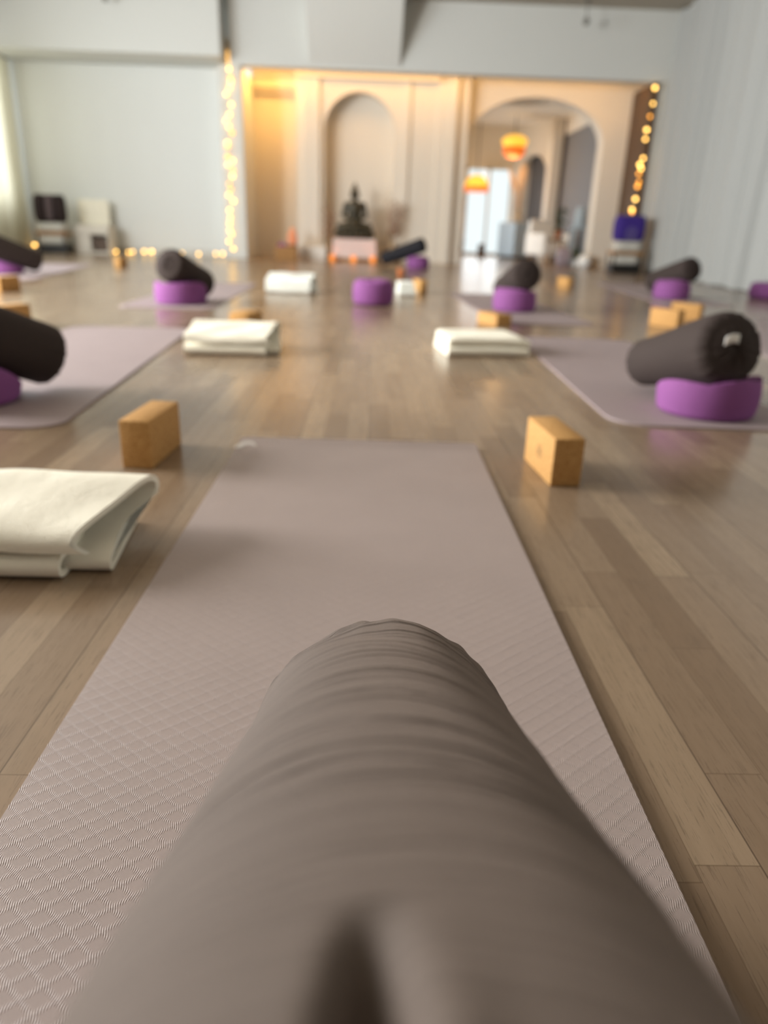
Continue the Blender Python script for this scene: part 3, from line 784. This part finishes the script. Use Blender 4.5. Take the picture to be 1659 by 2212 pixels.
al = thing('altar_bench', 'low altar bench under a pale pink cloth, below the statue', 'bench', (ALX, ALY, 0))
MB().rbox(-0.40, 0.40, -0.20, 0.24, 0.0, 0.05, 0.006).rbox(-0.37, 0.37, -0.18, 0.22, 0.05, 0.37, 0.006).build('bench_box', M['wood'], al, smooth=False)
ac = MB()
rows = []
for z, ex in ((0.06, .035), (0.16, .025), (0.27, .015), (0.372, .006), (0.386, -.004)):
    row = []
    for i in range(72):
        a = i / 72 * 4
        k = int(a); f = a - k
        cx = [(-.38 + .76 * f, -.19), (.38, -.19 + .42 * f), (.38 - .76 * f, .23), (-.38, .23 - .42 * f)][k]
        wv = 1 + ex * (0.6 + .5 * sin(i * 1.9))
        row.append((cx[0] * wv * (1 + ex), cx[1] * wv * (1 + ex), z))
    rows.append(row)
ac.grid(rows, True, False, True).build('altar_cloth', M['pinkcloth'], al, angle=60)
sg = thing('statue', 'dark bronze seated meditating statue in the arched niche', 'statue', (ALX - .01, ALY + .02, 0.388))
lot = MB(); lot.lathe([(0.30, 0.0), (0.335, 0.03), (0.345, 0.06), (0.30, 0.085), (0.29, 0.10), (0.325, 0.13), (0.31, 0.15), (0.26, 0.155)], (0, 0, 0), 48, True, 1.0, .72)
for r, z0, z1, k in ((0.335, .045, .085, 20), (0.315, .15, .105, 20)):
    for i in range(k):
        a = 2 * pi * i / k; lot.ball((r * cos(a), r * .72 * sin(a), (z0 + z1) / 2), (0.04, 0.03, 0.034), 8, 6)
lot.build('lotus_base', M['bronze'], sg, angle=50)
fg = MB(); Z = 0.15
fg.ball((0, 0.02, Z + .09), (.17, .14, .11))                      # hips
fg.ball((0, 0.02, Z + .24), (.135, .10, .15)); fg.ball((0, 0.015, Z + .36), (.155, .10, .12)); fg.ball((0, .02, Z + .43), (.165, .085, .065))
limb(fg, (0, .015, Z + .46), (0, .005, Z + .56), .055, .05)
fg.ball((0, -.005, Z + .61), (.073, .082, .095)); fg.ball((0, -.03, Z + .585), (.055, .06, .06)); fg.ball((0, .01, Z + .685), (.062, .066, .05))
fg.ball((0, .01, Z + .735), (.036, .036, .04)); limb(fg, (0, .01, Z + .76), (0, .01, Z + .83), .018, .006)
fg.ball((0, -.088, Z + .60), (.012, .018, .022))
for s in (-1, 1):
    fg.ball((s * .076, .005, Z + .60), (.012, .02, .04)); fg.ball((s * .074, .0, Z + .555), (.011, .014, .024))
    limb(fg, (s * .155, .02, Z + .43), (s * .205, -.005, Z + .24), .052, .043)
    limb(fg, (s * .205, -.005, Z + .24), (s * .045, -.15, Z + .135), .042, .030)
    fg.ball((s * .035, -.165, Z + .128), (.05, .032, .018))
    for q in range(4): limb(fg, (s * .01 + s * .012 * q, -.175, Z + .13), (-s * (.03 - .012 * q), -.185 + .006 * q, Z + .132), .0085, .007, 6)
    limb(fg, (s * .10, .02, Z + .07), (s * .265, -.085, Z + .055), .085, .060)
    limb(fg, (s * .265, -.085, Z + .055), (-s * .03, -.185, Z + .05), .058, .040)
    fg.ball((-s * .09, -.175, Z + .07), (.06, .035, .022))
remeshed(fg, 'figure', M['bronze'], sg, 0.009, None, 4)
rb2 = MB(); rows = []                                            # robe hem over the left shoulder
for i in range(13):
    t = i / 12; row = []
    for j in range(7):
        q = j / 6 - .5
        x = .16 - .26 * t + q * .05; zz = Z + .46 - .26 * t; y = -.085 - .045 * sin(pi * t) - .01 * cos(q * 6)
        row.append((x, y, zz + q * .04))
    rows.append(row)
rb2.grid(rows); ro = rb2.build('robe_fold', M['bronze'], sg); ro.modifiers.new('t', 'SOLIDIFY').thickness = 0.012

cand = thing('candle', '', 'candle', (0, 0, 0), 0, 'tea candles in amber glasses')
MB().lathe([(0.030, 0.0), (0.040, 0.006), (0.046, 0.05), (0.050, 0.105), (0.047, 0.105), (0.043, 0.05), (0.036, 0.01), (0.001, 0.008)], (0, 0, 0), 24, False).build('candle_glass', M['candleglass'], cand, angle=60)
MB().lathe([(0.033, 0.012), (0.036, 0.03), (0.034, 0.036), (0.004, 0.034)], (0, 0, 0), 20).build('wax', M['wax'], cand)
MB().lathe([(0.002, 0.036), (0.012, 0.050), (0.015, 0.062), (0.009, 0.082), (0.001, 0.104)], (0, 0, 0), 14).build('flame', M['flame'], cand)
for i, (x, y, lab) in enumerate(((-0.735, 13.80, 'glowing candle on the floor left of the altar bench, beside the white plinth'),
                                 (-0.350, 13.66, 'glowing candle on the floor in front of the middle of the altar bench'),
                                 (0.000, 13.76, 'glowing candle on the floor at the low end of the black bolster'))):
    q = cand if i == 0 else copy_tree(cand)
    q.location = (x, y, 0); q['label'] = lab

c4 = thing('candle_glass', 'small unlit amber candle glass alone on the floor behind the white towel', 'candle', (0.365, 9.80, 0))
MB().lathe([(0.030, 0.0), (0.040, 0.006), (0.046, 0.05), (0.050, 0.105), (0.047, 0.105), (0.043, 0.05), (0.036, 0.01), (0.001, 0.008)], (0, 0, 0), 24, False).build('glass_cup', M['amber'], c4, angle=60)
MB().lathe([(0.033, 0.012), (0.036, 0.03), (0.034, 0.036), (0.004, 0.034)], (0, 0, 0), 20).build('wax', M['wax'], c4)
# wooden crate with purple cloth and salt lamp left of the niche
cr = thing('wooden_crate', 'low wooden crate on the floor left of the white plinth', 'crate', (-1.56, 13.78, 0))
cb = MB()
for k in range(3): cb.rbox(-.19, .19, -.15, -.135, .01 + k * .07, .07 + k * .07, .003).rbox(-.19, .19, .135, .15, .01 + k * .07, .07 + k * .07, .003)
for s in (-1, 1):
    for k in range(3): cb.rbox(s * .19 - .008, s * .19 + .008, -.15, .15, .01 + k * .07, .07 + k * .07, .003)
cb.build('slats', M['wood'], cr, smooth=False)
MB().rbox(-.198, .198, -.158, .158, .21, .225, .003).build('lid', M['wood'], cr, smooth=False)
pc = MB(); rows = []
for i in range(9):
    row = []
    for j in range(9):
        u, v = i / 8 - .5, j / 8 - .5
        rr = max(abs(u), abs(v)) * 2
        row.append((u * .17, v * .2, .055 - .045 * rr ** 3 + .008 * sin(i * 2.1) * cos(j * 1.7)))
    rows.append(row)
pc.grid(rows); o = pc.build('folded_cloth', M['purple'], None, loc=(-1.63, 13.72, .2265)); o.modifiers.new('t', 'SOLIDIFY').thickness = 0.008
tag(o, 'small crumpled purple cloth on the wooden crate', 'cloth')
sl = thing('salt_lamp', 'glowing pink salt rock lamp behind the purple cloth on the crate', 'lamp', (-1.455, 13.83, .2255))
MB().lathe([(0.08, 0), (0.085, .012), (0.08, .025), (0.06, .028)], (0, 0, 0), 24).build('lamp_base', M['darkwood'], sl)
rk = MB(); rr_ = random.Random(3); rows = []
for i in range(13):
    t = i / 12; rad_ = .095 * (sin(pi * min(1, .15 + t * .85)) ** .55) * (1 - .35 * t) + .002
    rows.append([((rad_ * (1 + .13 * rr_.uniform(-1, 1))) * cos(2 * pi * j / 14), (rad_ * (1 + .13 * rr_.uniform(-1, 1))) * sin(2 * pi * j / 14), .027 + .30 * t) for j in range(14)])
rk.grid(rows, True, True, True).build('rock', M['salt'], sl, smooth=False)

# vases with dried twigs either side of the statue
def twig_vase(loc, h, n, spread, seed, label, tall, lean=0.0, slim=1.0):
    rnd = random.Random(seed); v = thing('twig_vase', label, 'vase', loc)
    MB().lathe([(0.05, 0), (0.075, .03), (0.085, h * .45), (0.05, h * .8), (0.032, h * .92), (0.042, h), (0.036, h), (0.026, h * .9), (0.02, h * .7)], (0, 0, 0), 24, True, slim, slim).build('vase_body', M['vase'], v)
    for k in range(n):
        a = rnd.uniform(0, 6.28); sp = rnd.uniform(.3, 1) * spread; L = tall * rnd.uniform(.75, 1.05)
        pts = []
        for i in range(7):
            t = i / 6; pts.append((sp * t ** 1.4 * cos(a) + lean * t + .012 * sin(9 * t + k), sp * .5 * t * sin(a), h * .7 + L * t))
        tw = MB().tube(pts, 0.007, 5, 0.0025)
        for i in range(2, 7):
            p = Vector(pts[i])
            for s in (-1, 1):
                q = p + Vector((s * rnd.uniform(.03, .08), rnd.uniform(-.02, .02), rnd.uniform(.03, .09)))
                tw.tube([p, q], 0.004, 4, 0.002); tw.ball(q, (.014, .012, .02), 6, 4)
        tw.build('twig', M['twig'], v)
    return v
twig_vase((-0.825, 14.24, 0), .34, 6, .05, 2, 'slim vase of brown dried stems at the left of the niche', .62, 0.0, .5)
twig_vase((0.36, 14.22, 0), .36, 9, .16, 5, 'sand vase of spreading dried twigs right of the statue', .72, .02)

# ------------------------------------------------------------------ stacked shelves either side
def stack_shelf(loc, w, d, lab):
    s = thing('blanket_shelf', lab, 'shelf', loc)
    MB().rbox(-w / 2, w / 2, -d / 2, d / 2, 0.0, 0.14, 0.006).build('shelf_plinth', M['black'], s, smooth=False)
    for a in (-1, 1):
        for b_ in (-1, 1): MB().rbox(a * (w / 2 - .015) - .012, a * (w / 2 - .015) + .012, b_ * (d / 2 - .015) - .012, b_ * (d / 2 - .015) + .012, .14, .30, .003).build('shelf_post', M['black'], s, smooth=False)
    MB().rbox(-w / 2 - .01, w / 2 + .01, -d / 2, d / 2, 0.30, 0.345, 0.004).build('shelf_board', M['wood'], s, smooth=False)
    return s
def soft_pack(name, loc, w, d, h, m, label, cat, seed, group=None):
    rnd = random.Random(seed); b = MB(); n = 44; rows = []
    for i in range(9):
        t = i / 8; z = h * t; k = (1 - abs(2 * t - 1) ** 4) * .03
        row = []
        for j in range(n):
            a = 2 * pi * j / n; ca, sa = cos(a), sin(a)
            q = (abs(ca) ** 6 + abs(sa) ** 6) ** (-1 / 6)
            row.append((ca * q * (w / 2 - .03 + k) * (1 + .01 * sin(5 * a + seed)), sa * q * (d / 2 - .03 + k), z + .004 * sin(3 * a + t * 4) * t))
        rows.append(row)
    o = b.grid(rows, True, True, True).build(name, m, None, loc=loc, angle=70)
    if label: tag(o, label, cat, group)
    return o
SRX, SRY = 4.36, 13.15
stack_shelf((SRX, SRY, 0), .50, .36, 'low black and wood shelf holding the indigo bag, beside the right curtain')
soft_pack('blanket', (SRX, SRY, .1405), .43, .34, .150, M['grey_cloth'], 'light folded blanket inside the right-hand shelf, under its wooden board', 'blanket', 2, 'blankets on the shelves')
soft_pack('blanket', (SRX, SRY, .3455), .47, .34, .165, M['grey_cloth'], 'light folded blanket directly under the indigo bag', 'blanket', 4, 'blankets on the shelves')
bg = thing('cloth_bag', 'indigo cloth bag with a faded emblem on the right-hand blanket shelf', 'bag', (SRX + .01, SRY, .518))
bo = soft_pack('bag_body', (0, 0, 0), .50, .30, .40, M['indigo'], None, None, 6); bo.parent = bg
em = MB()
for r0, r1 in ((.085, .070), (.045, .032)):
    em.grid([[(q * cos(2 * pi * j / 28) * 1.05, -.156, .13 + q * sin(2 * pi * j / 28)) for j in range(28)] for q in (r0, r1)], True)
em.box(-.10, .10, -.157, -.155, .03, .045)
em.build('emblem', M['emblem'], bg, smooth=False)['label'] = 'faded pale round emblem'
SLX, SLY = -5.50, 13.35
stack_shelf((SLX, SLY, 0), .48, .36, 'low black and wood shelf at the far left, beside the ivory curtain')
soft_pack('blanket', (SLX, SLY, .1405), .43, .34, .150, M['grey_cloth'], 'light folded blanket inside the left-hand shelf, under its wooden board', 'blanket', 3, 'blankets on the shelves')
soft_pack('blanket', (SLX, SLY, .3455), .46, .34, .136, M['grey_cloth'], 'light folded blanket under the upright dark cloths on the left shelf', 'blanket', 5, 'blankets on the shelves')
for k, (x, w_, m, lab) in enumerate(((-.165, .19, 'brown_cloth', 'dark aubergine rolled cloth, leftmost on the left shelf'), (.005, .13, 'stripe', 'mauve grey rolled cloth, in the middle of the left shelf'), (.15, .14, 'brown_cloth', 'dark aubergine rolled cloth, rightmost on the left shelf'))):
    soft_pack('rolled_cloth', (SLX + x, SLY, .491), w_, .28, .44, M[m], lab, 'cloth', 10 + k, 'rolled cloths on the left shelf')
cbn = thing('side_cabinet', 'low cream cabinet with an open dark compartment, right of the left shelf', 'cabinet', (-4.93, 13.74, 0))
MB().rbox(-.29, -.262, -.2, .2, 0, .47, .004).rbox(.262, .29, -.2, .2, 0, .47, .004).rbox(-.262, .262, -.2, .2, .32, .47, .004).rbox(-.262, .262, -.2, .2, 0, .04, .004).rbox(-.262, .262, .17, .2, .04, .32, .002).build('cabinet_body', M['alcove'], cbn, smooth=False)
MB().rbox(-.262, -.03, -.195, -.175, .045, .315, .003).build('cabinet_door', M['alcove'], cbn, smooth=False)
MB().rbox(-.01, .24, -.17, .15, .042, .26, .004).build('storage_basket', M['darkwood'], cbn, smooth=False)
pcs = MB()
pcs.rbox(-.27, .27, -.03, .0, 0, .42, .01)
o = pcs.build('canvas_panel', M['blanket'], None, loc=(-4.98, 13.92, .471)); tag(o, 'cream padded panel standing on the low cream cabinet', 'panel')

# ------------------------------------------------------------------ fairy lights
def fairy(name, label, paths, seed, r=0.027):
    rnd = random.Random(seed); root = thing(name, label, 'fairy lights', (paths[0][0][0], paths[0][0][1], 0), 0)
    org = Vector(root.location); wire = MB()
    for P in paths:
        wire.tube([Vector(p) - org + Vector((rnd.uniform(-.01, .01), 0, rnd.uniform(-.01, .01))) for p in P], 0.004, 5)
    wire.build('wire', M['wire'], root)
    return root, org, rnd
def bulbs(root, org, pts, rnd, r):
    me = {}
    for p in pts:
        key = 'bulb' if rnd.random() < .72 else 'bulb2'
        if key not in me:
            o = MB().ball((0, 0, 0), r, 10, 7).build('bulb', M[key], root); me[key] = o
        else:
            o = me[key].copy(); COL.objects.link(o); o.parent = root
        o.location = Vector(p) - org
        s = rnd.uniform(.8, 1.12); o.scale = (s, s, s)
rnd = random.Random(5)
vert = [(-2.475 + .035 * sin(i * 1.7) - .05 * (1 - i / 40) * 1.0, 13.58, 0.10 + 2.82 * i / 40) for i in range(41)]
horiz = [(-4.60 + 2.05 * i / 34, 13.66 + .02 * sin(i * 2.2), 0.035 + .02 * abs(sin(i * 1.3))) for i in range(35)]
root, org, rr = fairy('string_lights', 'warm string lights up the left column and along the floor of the far left wall', [horiz + vert], 5)
vb = []
z = 2.92
while z > 0.16:
    vb.append((-2.44 - .075 * (1 - z / 2.95) + rnd.uniform(-.05, .055), 13.575, z)); z -= rnd.choice((.06, .09, .12, .15))
hb = []; x = -4.58
while x < -2.62:
    hb.append((x, 13.66 + rnd.uniform(-.03, .02), 0.035 + rnd.uniform(0, .035))); x += rnd.choice((.07, .09, .13, .22, .30))
bulbs(root, org, vb + hb, rr, 0.025)
root, org, rr = fairy('string_lights', 'short run of orange string lights on the floor left of the left shelf', [[(-6.14 + .05 * i, 13.9 + .01 * (i % 2), .04 + .03 * (i % 3)) for i in range(8)]], 7)
bulbs(root, org, [(-6.10, 13.88, .10), (-6.02, 13.9, .05), (-5.93, 13.9, .07), (-5.84, 13.9, .05)], rr, 0.025)
rv = [(4.60 - .07 * (1 - z / 3) + .02 * sin(z * 9), 13.56, z) for z in [2.95 - i * .07 for i in range(29)]]
root, org, rr = fairy('string_lights', 'warm string lights hanging down the dark strip at the right of the alcove', [rv], 6)
zs = [2.89, 2.66, 2.47, 2.27, 2.13, 1.84, 1.74, 1.68, 1.60, 1.47, 1.40, 1.20, 1.03, .99]
bulbs(root, org, [(4.625 - .10 * (1 - (z - 1) / 2) + rnd.uniform(-.04, .02), 13.555, z) for z in zs], rr, 0.027)

# ------------------------------------------------------------------ ceiling fittings
def hook(loc, drop, lab):
    h = thing('ceiling_hook', lab, 'ceiling hook', loc)
    MB().lathe([(0.05, 0.0), (0.05, -.02), (0.02, -.035)], (0, 0, 0), 20).build('ceiling_plate', M['metal'], h)
    MB().tube([(0, 0, -.03), (0, 0, -drop)], 0.008).build('rod', M['metal'], h)
    MB().lathe([(0.012, 0), (0.045, -.015), (0.05, -.06), (0.03, -.10)], (0, 0, -drop), 18).build('fitting', M['metal'], h)
    return h
hook((3.235, 13.2, CEIL), 0.24, 'small metal hanging fitting on the ceiling near the right curtain')
hook((-4.15, 13.0, CEIL), 0.24, 'small metal hanging fitting on the ceiling above the far left wall')

# ------------------------------------------------------------------ things in the next room
def pendant(loc, prof1, prof2, lab):
    p = thing('pendant_lamp', lab, 'lamp', loc)
    MB().tube([(0, 0, 0), (0, 0, -loc[2] + loc[2])] if False else [(0, 0, prof1[0][1]), (0, 0, RC - loc[2] - .001)], 0.01).build('cord', M['black'], p)
    MB().lathe(prof1, (0, 0, 0), 32).build('shade', M['shade'], p, angle=60)
    MB().lathe(prof2, (0, 0, 0), 32).build('lower_shade', M['shade2'], p, angle=60)
    return p
pendant((3.10, 17.9, 2.10), [(0.06, .52), (.19, .49), (.28, .42), (.28, .36), (.24, .29)], [(0.22, .285), (.26, .24), (.24, .14), (.15, .07), (.06, .06)], 'round pendant lamp with yellow and orange glowing shades, seen through the arch')
pendant((2.48, 19.2, 1.45), [(0.05, .42), (.16, .39), (.26, .28), (.29, .17)], [(.29, .168), (.31, .10), (.28, .04), (.10, .03)], 'domed orange pendant lamp hanging in front of the bright window')
arm = thing('armchair', 'white upholstered armchair beyond the arched doorway', 'armchair', (3.72, 16.2, 0), R_(25))
MB().rbox(-.32, .32, -.32, .32, .16, .42, .05, 4).build('seat', M['whiteupholstery'], arm)
MB().rbox(-.33, .33, .22, .36, .30, .86, .06, 4).build('backrest', M['whiteupholstery'], arm)
for s in (-1, 1): MB().rbox(s * .32 - .06, s * .32 + .06, -.32, .34, .16, .60, .05, 4).build('armrest', M['whiteupholstery'], arm)
for a in (-1, 1):
    for b_ in (-1, 1): MB().lathe([(0.018, 0), (.026, .18)], (a * .27, b_ * .27, 0), 10).build('leg', M['wood'], arm)
cab = thing('sideboard', 'blue grey sideboard beyond the arch, below the peach pampas', 'sideboard', (3.50, 18.75, 0), ang - pi / 2)
MB().rbox(-.30, .22, -.35, .35, .06, .82, .008).build('sideboard_body', M['bluegrey'], cab, smooth=False)
MB().rbox(-.27, .19, -.32, .32, 0, .06, .004).build('sideboard_base', M['black'], cab, smooth=False)
for s in (-1, 1): MB().rbox(-.315, -.30, s * .175 - .165, s * .175 + .165, .08, .80, .004).build('sideboard_door', M['bluegrey'], cab, smooth=False)
pv = thing('pampas_vase', 'vase of tall peach pampas plumes on the blue grey sideboard', 'vase', (3.48, 18.72, .821))
MB().lathe([(0.06, 0), (0.09, .06), (0.08, .2), (0.045, .27), (.05, .30), (.04, .30), (.03, .2)], (0, 0, 0), 24).build('vase_body', M['vase'], pv)
rnd = random.Random(9)
for k in range(9):
    a = rnd.uniform(0, 6.28); sp = rnd.uniform(.08, .26); L = rnd.uniform(.55, .95)
    pts = [(sp * t * cos(a), sp * t * sin(a), .2 + L * t) for t in (0, .3, .6, 1)]
    pl = MB().tube(pts, .006, 5)
    e = Vector(pts[-1]); d = (e - Vector(pts[-2])).normalized()
    for i in range(8): pl.ball(e + d * (.05 * i - .15), (.045 * (1 - abs(i - 3) / 7), .045 * (1 - abs(i - 3) / 7), .045), 8, 5)
    pl.build('plume', M['pampas'], pv)
def leafy(loc, h, n, seed, lab, potm, pr, ph, lw=.05, ll=.22):
    rnd = random.Random(seed); p = thing('potted_plant', lab, 'potted plant', loc)
    MB().lathe([(pr * .7, 0), (pr, ph * .9), (pr * 1.05, ph), (pr * .92, ph), (pr * .88, ph * .85)], (0, 0, 0), 24).build('pot', potm, p)
    for k in range(n):
        a = rnd.uniform(0, 6.28); z = ph * .85 + h * rnd.uniform(.15, 1); tl = rnd.uniform(.5, 1)
        b0 = Vector((0, 0, z * .8)); d = Vector((cos(a), sin(a), rnd.uniform(-.1, .8))).normalized(); s = d.cross(Vector((0, 0, 1))).normalized()
        rows = []
        for i in range(6):
            t = i / 5; w_ = lw * sin(pi * (.08 + .9 * t)); c = b0 + d * ll * tl * t + Vector((0, 0, -.10 * t * t))
            rows.append([c - s * w_, c + Vector((0, 0, .01)), c + s * w_])
        lf = MB().tube([(0, 0, ph * .8), b0], .006, 5); lf.grid(rows); o = lf.build('leaf', M['green'], p)
    return p
st2 = thing('plant_stool', 'brown wooden stool carrying a leafy plant, inside the arched doorway', 'stool', (3.72, 15.45, 0))
MB().lathe([(0.15, .46), (.16, .47), (.16, .49), (.15, .50)], (0, 0, 0), 28).build('stool_top', M['darkwood'], st2)
for k in range(3):
    a = 2 * pi * k / 3 + .4; MB().tube([(.11 * cos(a), .11 * sin(a), .46), (.15 * cos(a), .15 * sin(a), 0.0)], .014).build('leg', M['wood'], st2)
leafy((3.72, 15.45, .501), .55, 26, 3, 'leafy green plant in a terracotta pot on the brown stool', M['terracotta'], .085, .17)
dk = thing('side_table', 'pale blue grey table inside the arch, right of the leafy plant', 'table', (4.13, 15.43, 0), 0)
MB().rbox(-.16, .16, -.18, .18, .70, .74, .006).build('tabletop', M['bluegrey'], dk, smooth=False)
for a in (-1, 1):
    for b_ in (-1, 1): MB().rbox(a * .13 - .02, a * .13 + .02, b_ * .15 - .02, b_ * .15 + .02, 0, .70, .003).build('leg', M['bluegrey'], dk, smooth=False)
o = MB().lathe([(0.09, 0), (.11, .04), (.10, .26), (.07, .33), (.075, .36), (.06, .36)], (0, 0, 0), 24).build('jug', M['bluegrey'], None, loc=(4.11, 15.43, .741)); tag(o, 'pale blue jug on the blue grey table', 'jug')
o = soft_pack('floor_cushion', (3.78, 15.10, 0), .24, .24, .34, M['lilac'], 'lilac grey pouffe on the floor inside the arch', 'pouffe', 12)
leafy((4.04, 15.10, 0), .36, 14, 8, 'small dark green plant on the floor beside the lilac pouffe', M['ceramic'], .06, .12, .03, .14)
o = MB().lathe([(0.07, 0), (.12, .05), (.135, .12), (.12, .19), (.08, .235), (.07, .24), (.06, .22)], (0, 0, 0), 28).build('ceramic_pot', M['ceramic'], None, loc=(4.06, 14.50, 0)); tag(o, 'round white ceramic pot at the right foot of the arch', 'pot')
leafy((2.12, 19.2, 0), .5, 18, 5, 'dark plant on the floor at the left foot of the bright window', M['terracotta'], .11, .2)
o = MB().rbox(-.09, .09, -.09, .09, 0, .30, .02, 3).build('floor_lantern', M['darkwood'], None, loc=(2.78, 19.6, 0)); tag(o, 'small dark lantern on the floor before the bright window', 'lantern')

# ------------------------------------------------------------------ lights
def area(name, loc, rot, sx, sy, power, col, spread=180):
    d = bpy.data.lights.new(name, 'AREA'); d.shape = 'RECTANGLE'; d.size = sx; d.size_y = sy; d.energy = power; d.color = col; d.spread = R_(spread)
    o = bpy.data.objects.new(name, d); COL.objects.link(o); o.location = loc; o.rotation_euler = rot; return o
DAY = (0.90, 0.96, 1.0)
for i, (a, b) in enumerate(wins):
    pw = [15, 900, 330, 60, 30][i]
    area('window_daylight', (LX - 0.06, (a + b) / 2, (WZ0 + WZ1) / 2), (0, R_(-90), 0), WZ1 - WZ0 - .1, b - a - .1, pw, (1.0, 0.985, 0.955) if i < 2 else DAY)
area('doorway_window_daylight', (2.91, BY - .03, 1.1), (R_(-90), 0, 0), 1.1, 1.95, 9, (0.95, 0.98, 1.0))
area('alcove_cove_light', (1.2, 13.98, 3.2), (R_(-28), 0, 0), 6.6, 0.10, 40, (1.0, 0.51, 0.14))
area('alcove_left_cove_light', (-1.85, 14.30, 3.2), (R_(-25), 0, 0), 0.7, 0.08, 22, (1.0, 0.50, 0.11))
def point(name, loc, power, col, r=.05):
    d = bpy.data.lights.new(name, 'POINT'); d.energy = power; d.color = col; d.shadow_soft_size = r
    o = bpy.data.objects.new(name, d); COL.objects.link(o); o.location = loc
point('pendant_glow', (3.10, 17.9, 2.0), 18, (1, .62, .26), .12)
area('next_room_side_fill', (1.26, 17.2, 0.75), (0, R_(-90), 0), 1.2, 2.4, 42, (0.95, 0.98, 1.0), 150)  # added fill without a real window, brightens the grey wall low down

w = bpy.data.worlds.new('world'); scene.world = w; w.use_nodes = True
wn = w.node_tree.nodes; bgn = wn['Background']
bgn.inputs[0].default_value = (0.88, 0.97, 0.98, 1); bgn.inputs[1].default_value = 1.0

# ------------------------------------------------------------------ camera
cam = bpy.data.cameras.new('camera'); co = bpy.data.objects.new('camera', cam); COL.objects.link(co); scene.camera = co
th, yaw, roll = R_(21.5), R_(-1.5), R_(2.0)
mw = Matrix.Rotation(yaw, 4, 'Z') @ Matrix.Rotation(pi / 2 - th, 4, 'X') @ Matrix.Rotation(roll, 4, 'Z')
co.matrix_world = Matrix.Translation((0, 0, 0.57)) @ mw
cam.sensor_fit = 'AUTO'; cam.sensor_width = 36.0; cam.lens = 1550 / 2212 * 36.0; cam.clip_start = 0.01; cam.clip_end = 100
cam.dof.use_dof = True; cam.dof.focus_distance = 0.685; cam.dof.aperture_fstop = 2.9
scene.view_settings.view_transform = 'Standard'; scene.view_settings.look = 'None'
scene.view_settings.exposure = 0.12; scene.view_settings.gamma = 1.0; scene.view_settings.use_curve_mapping = False
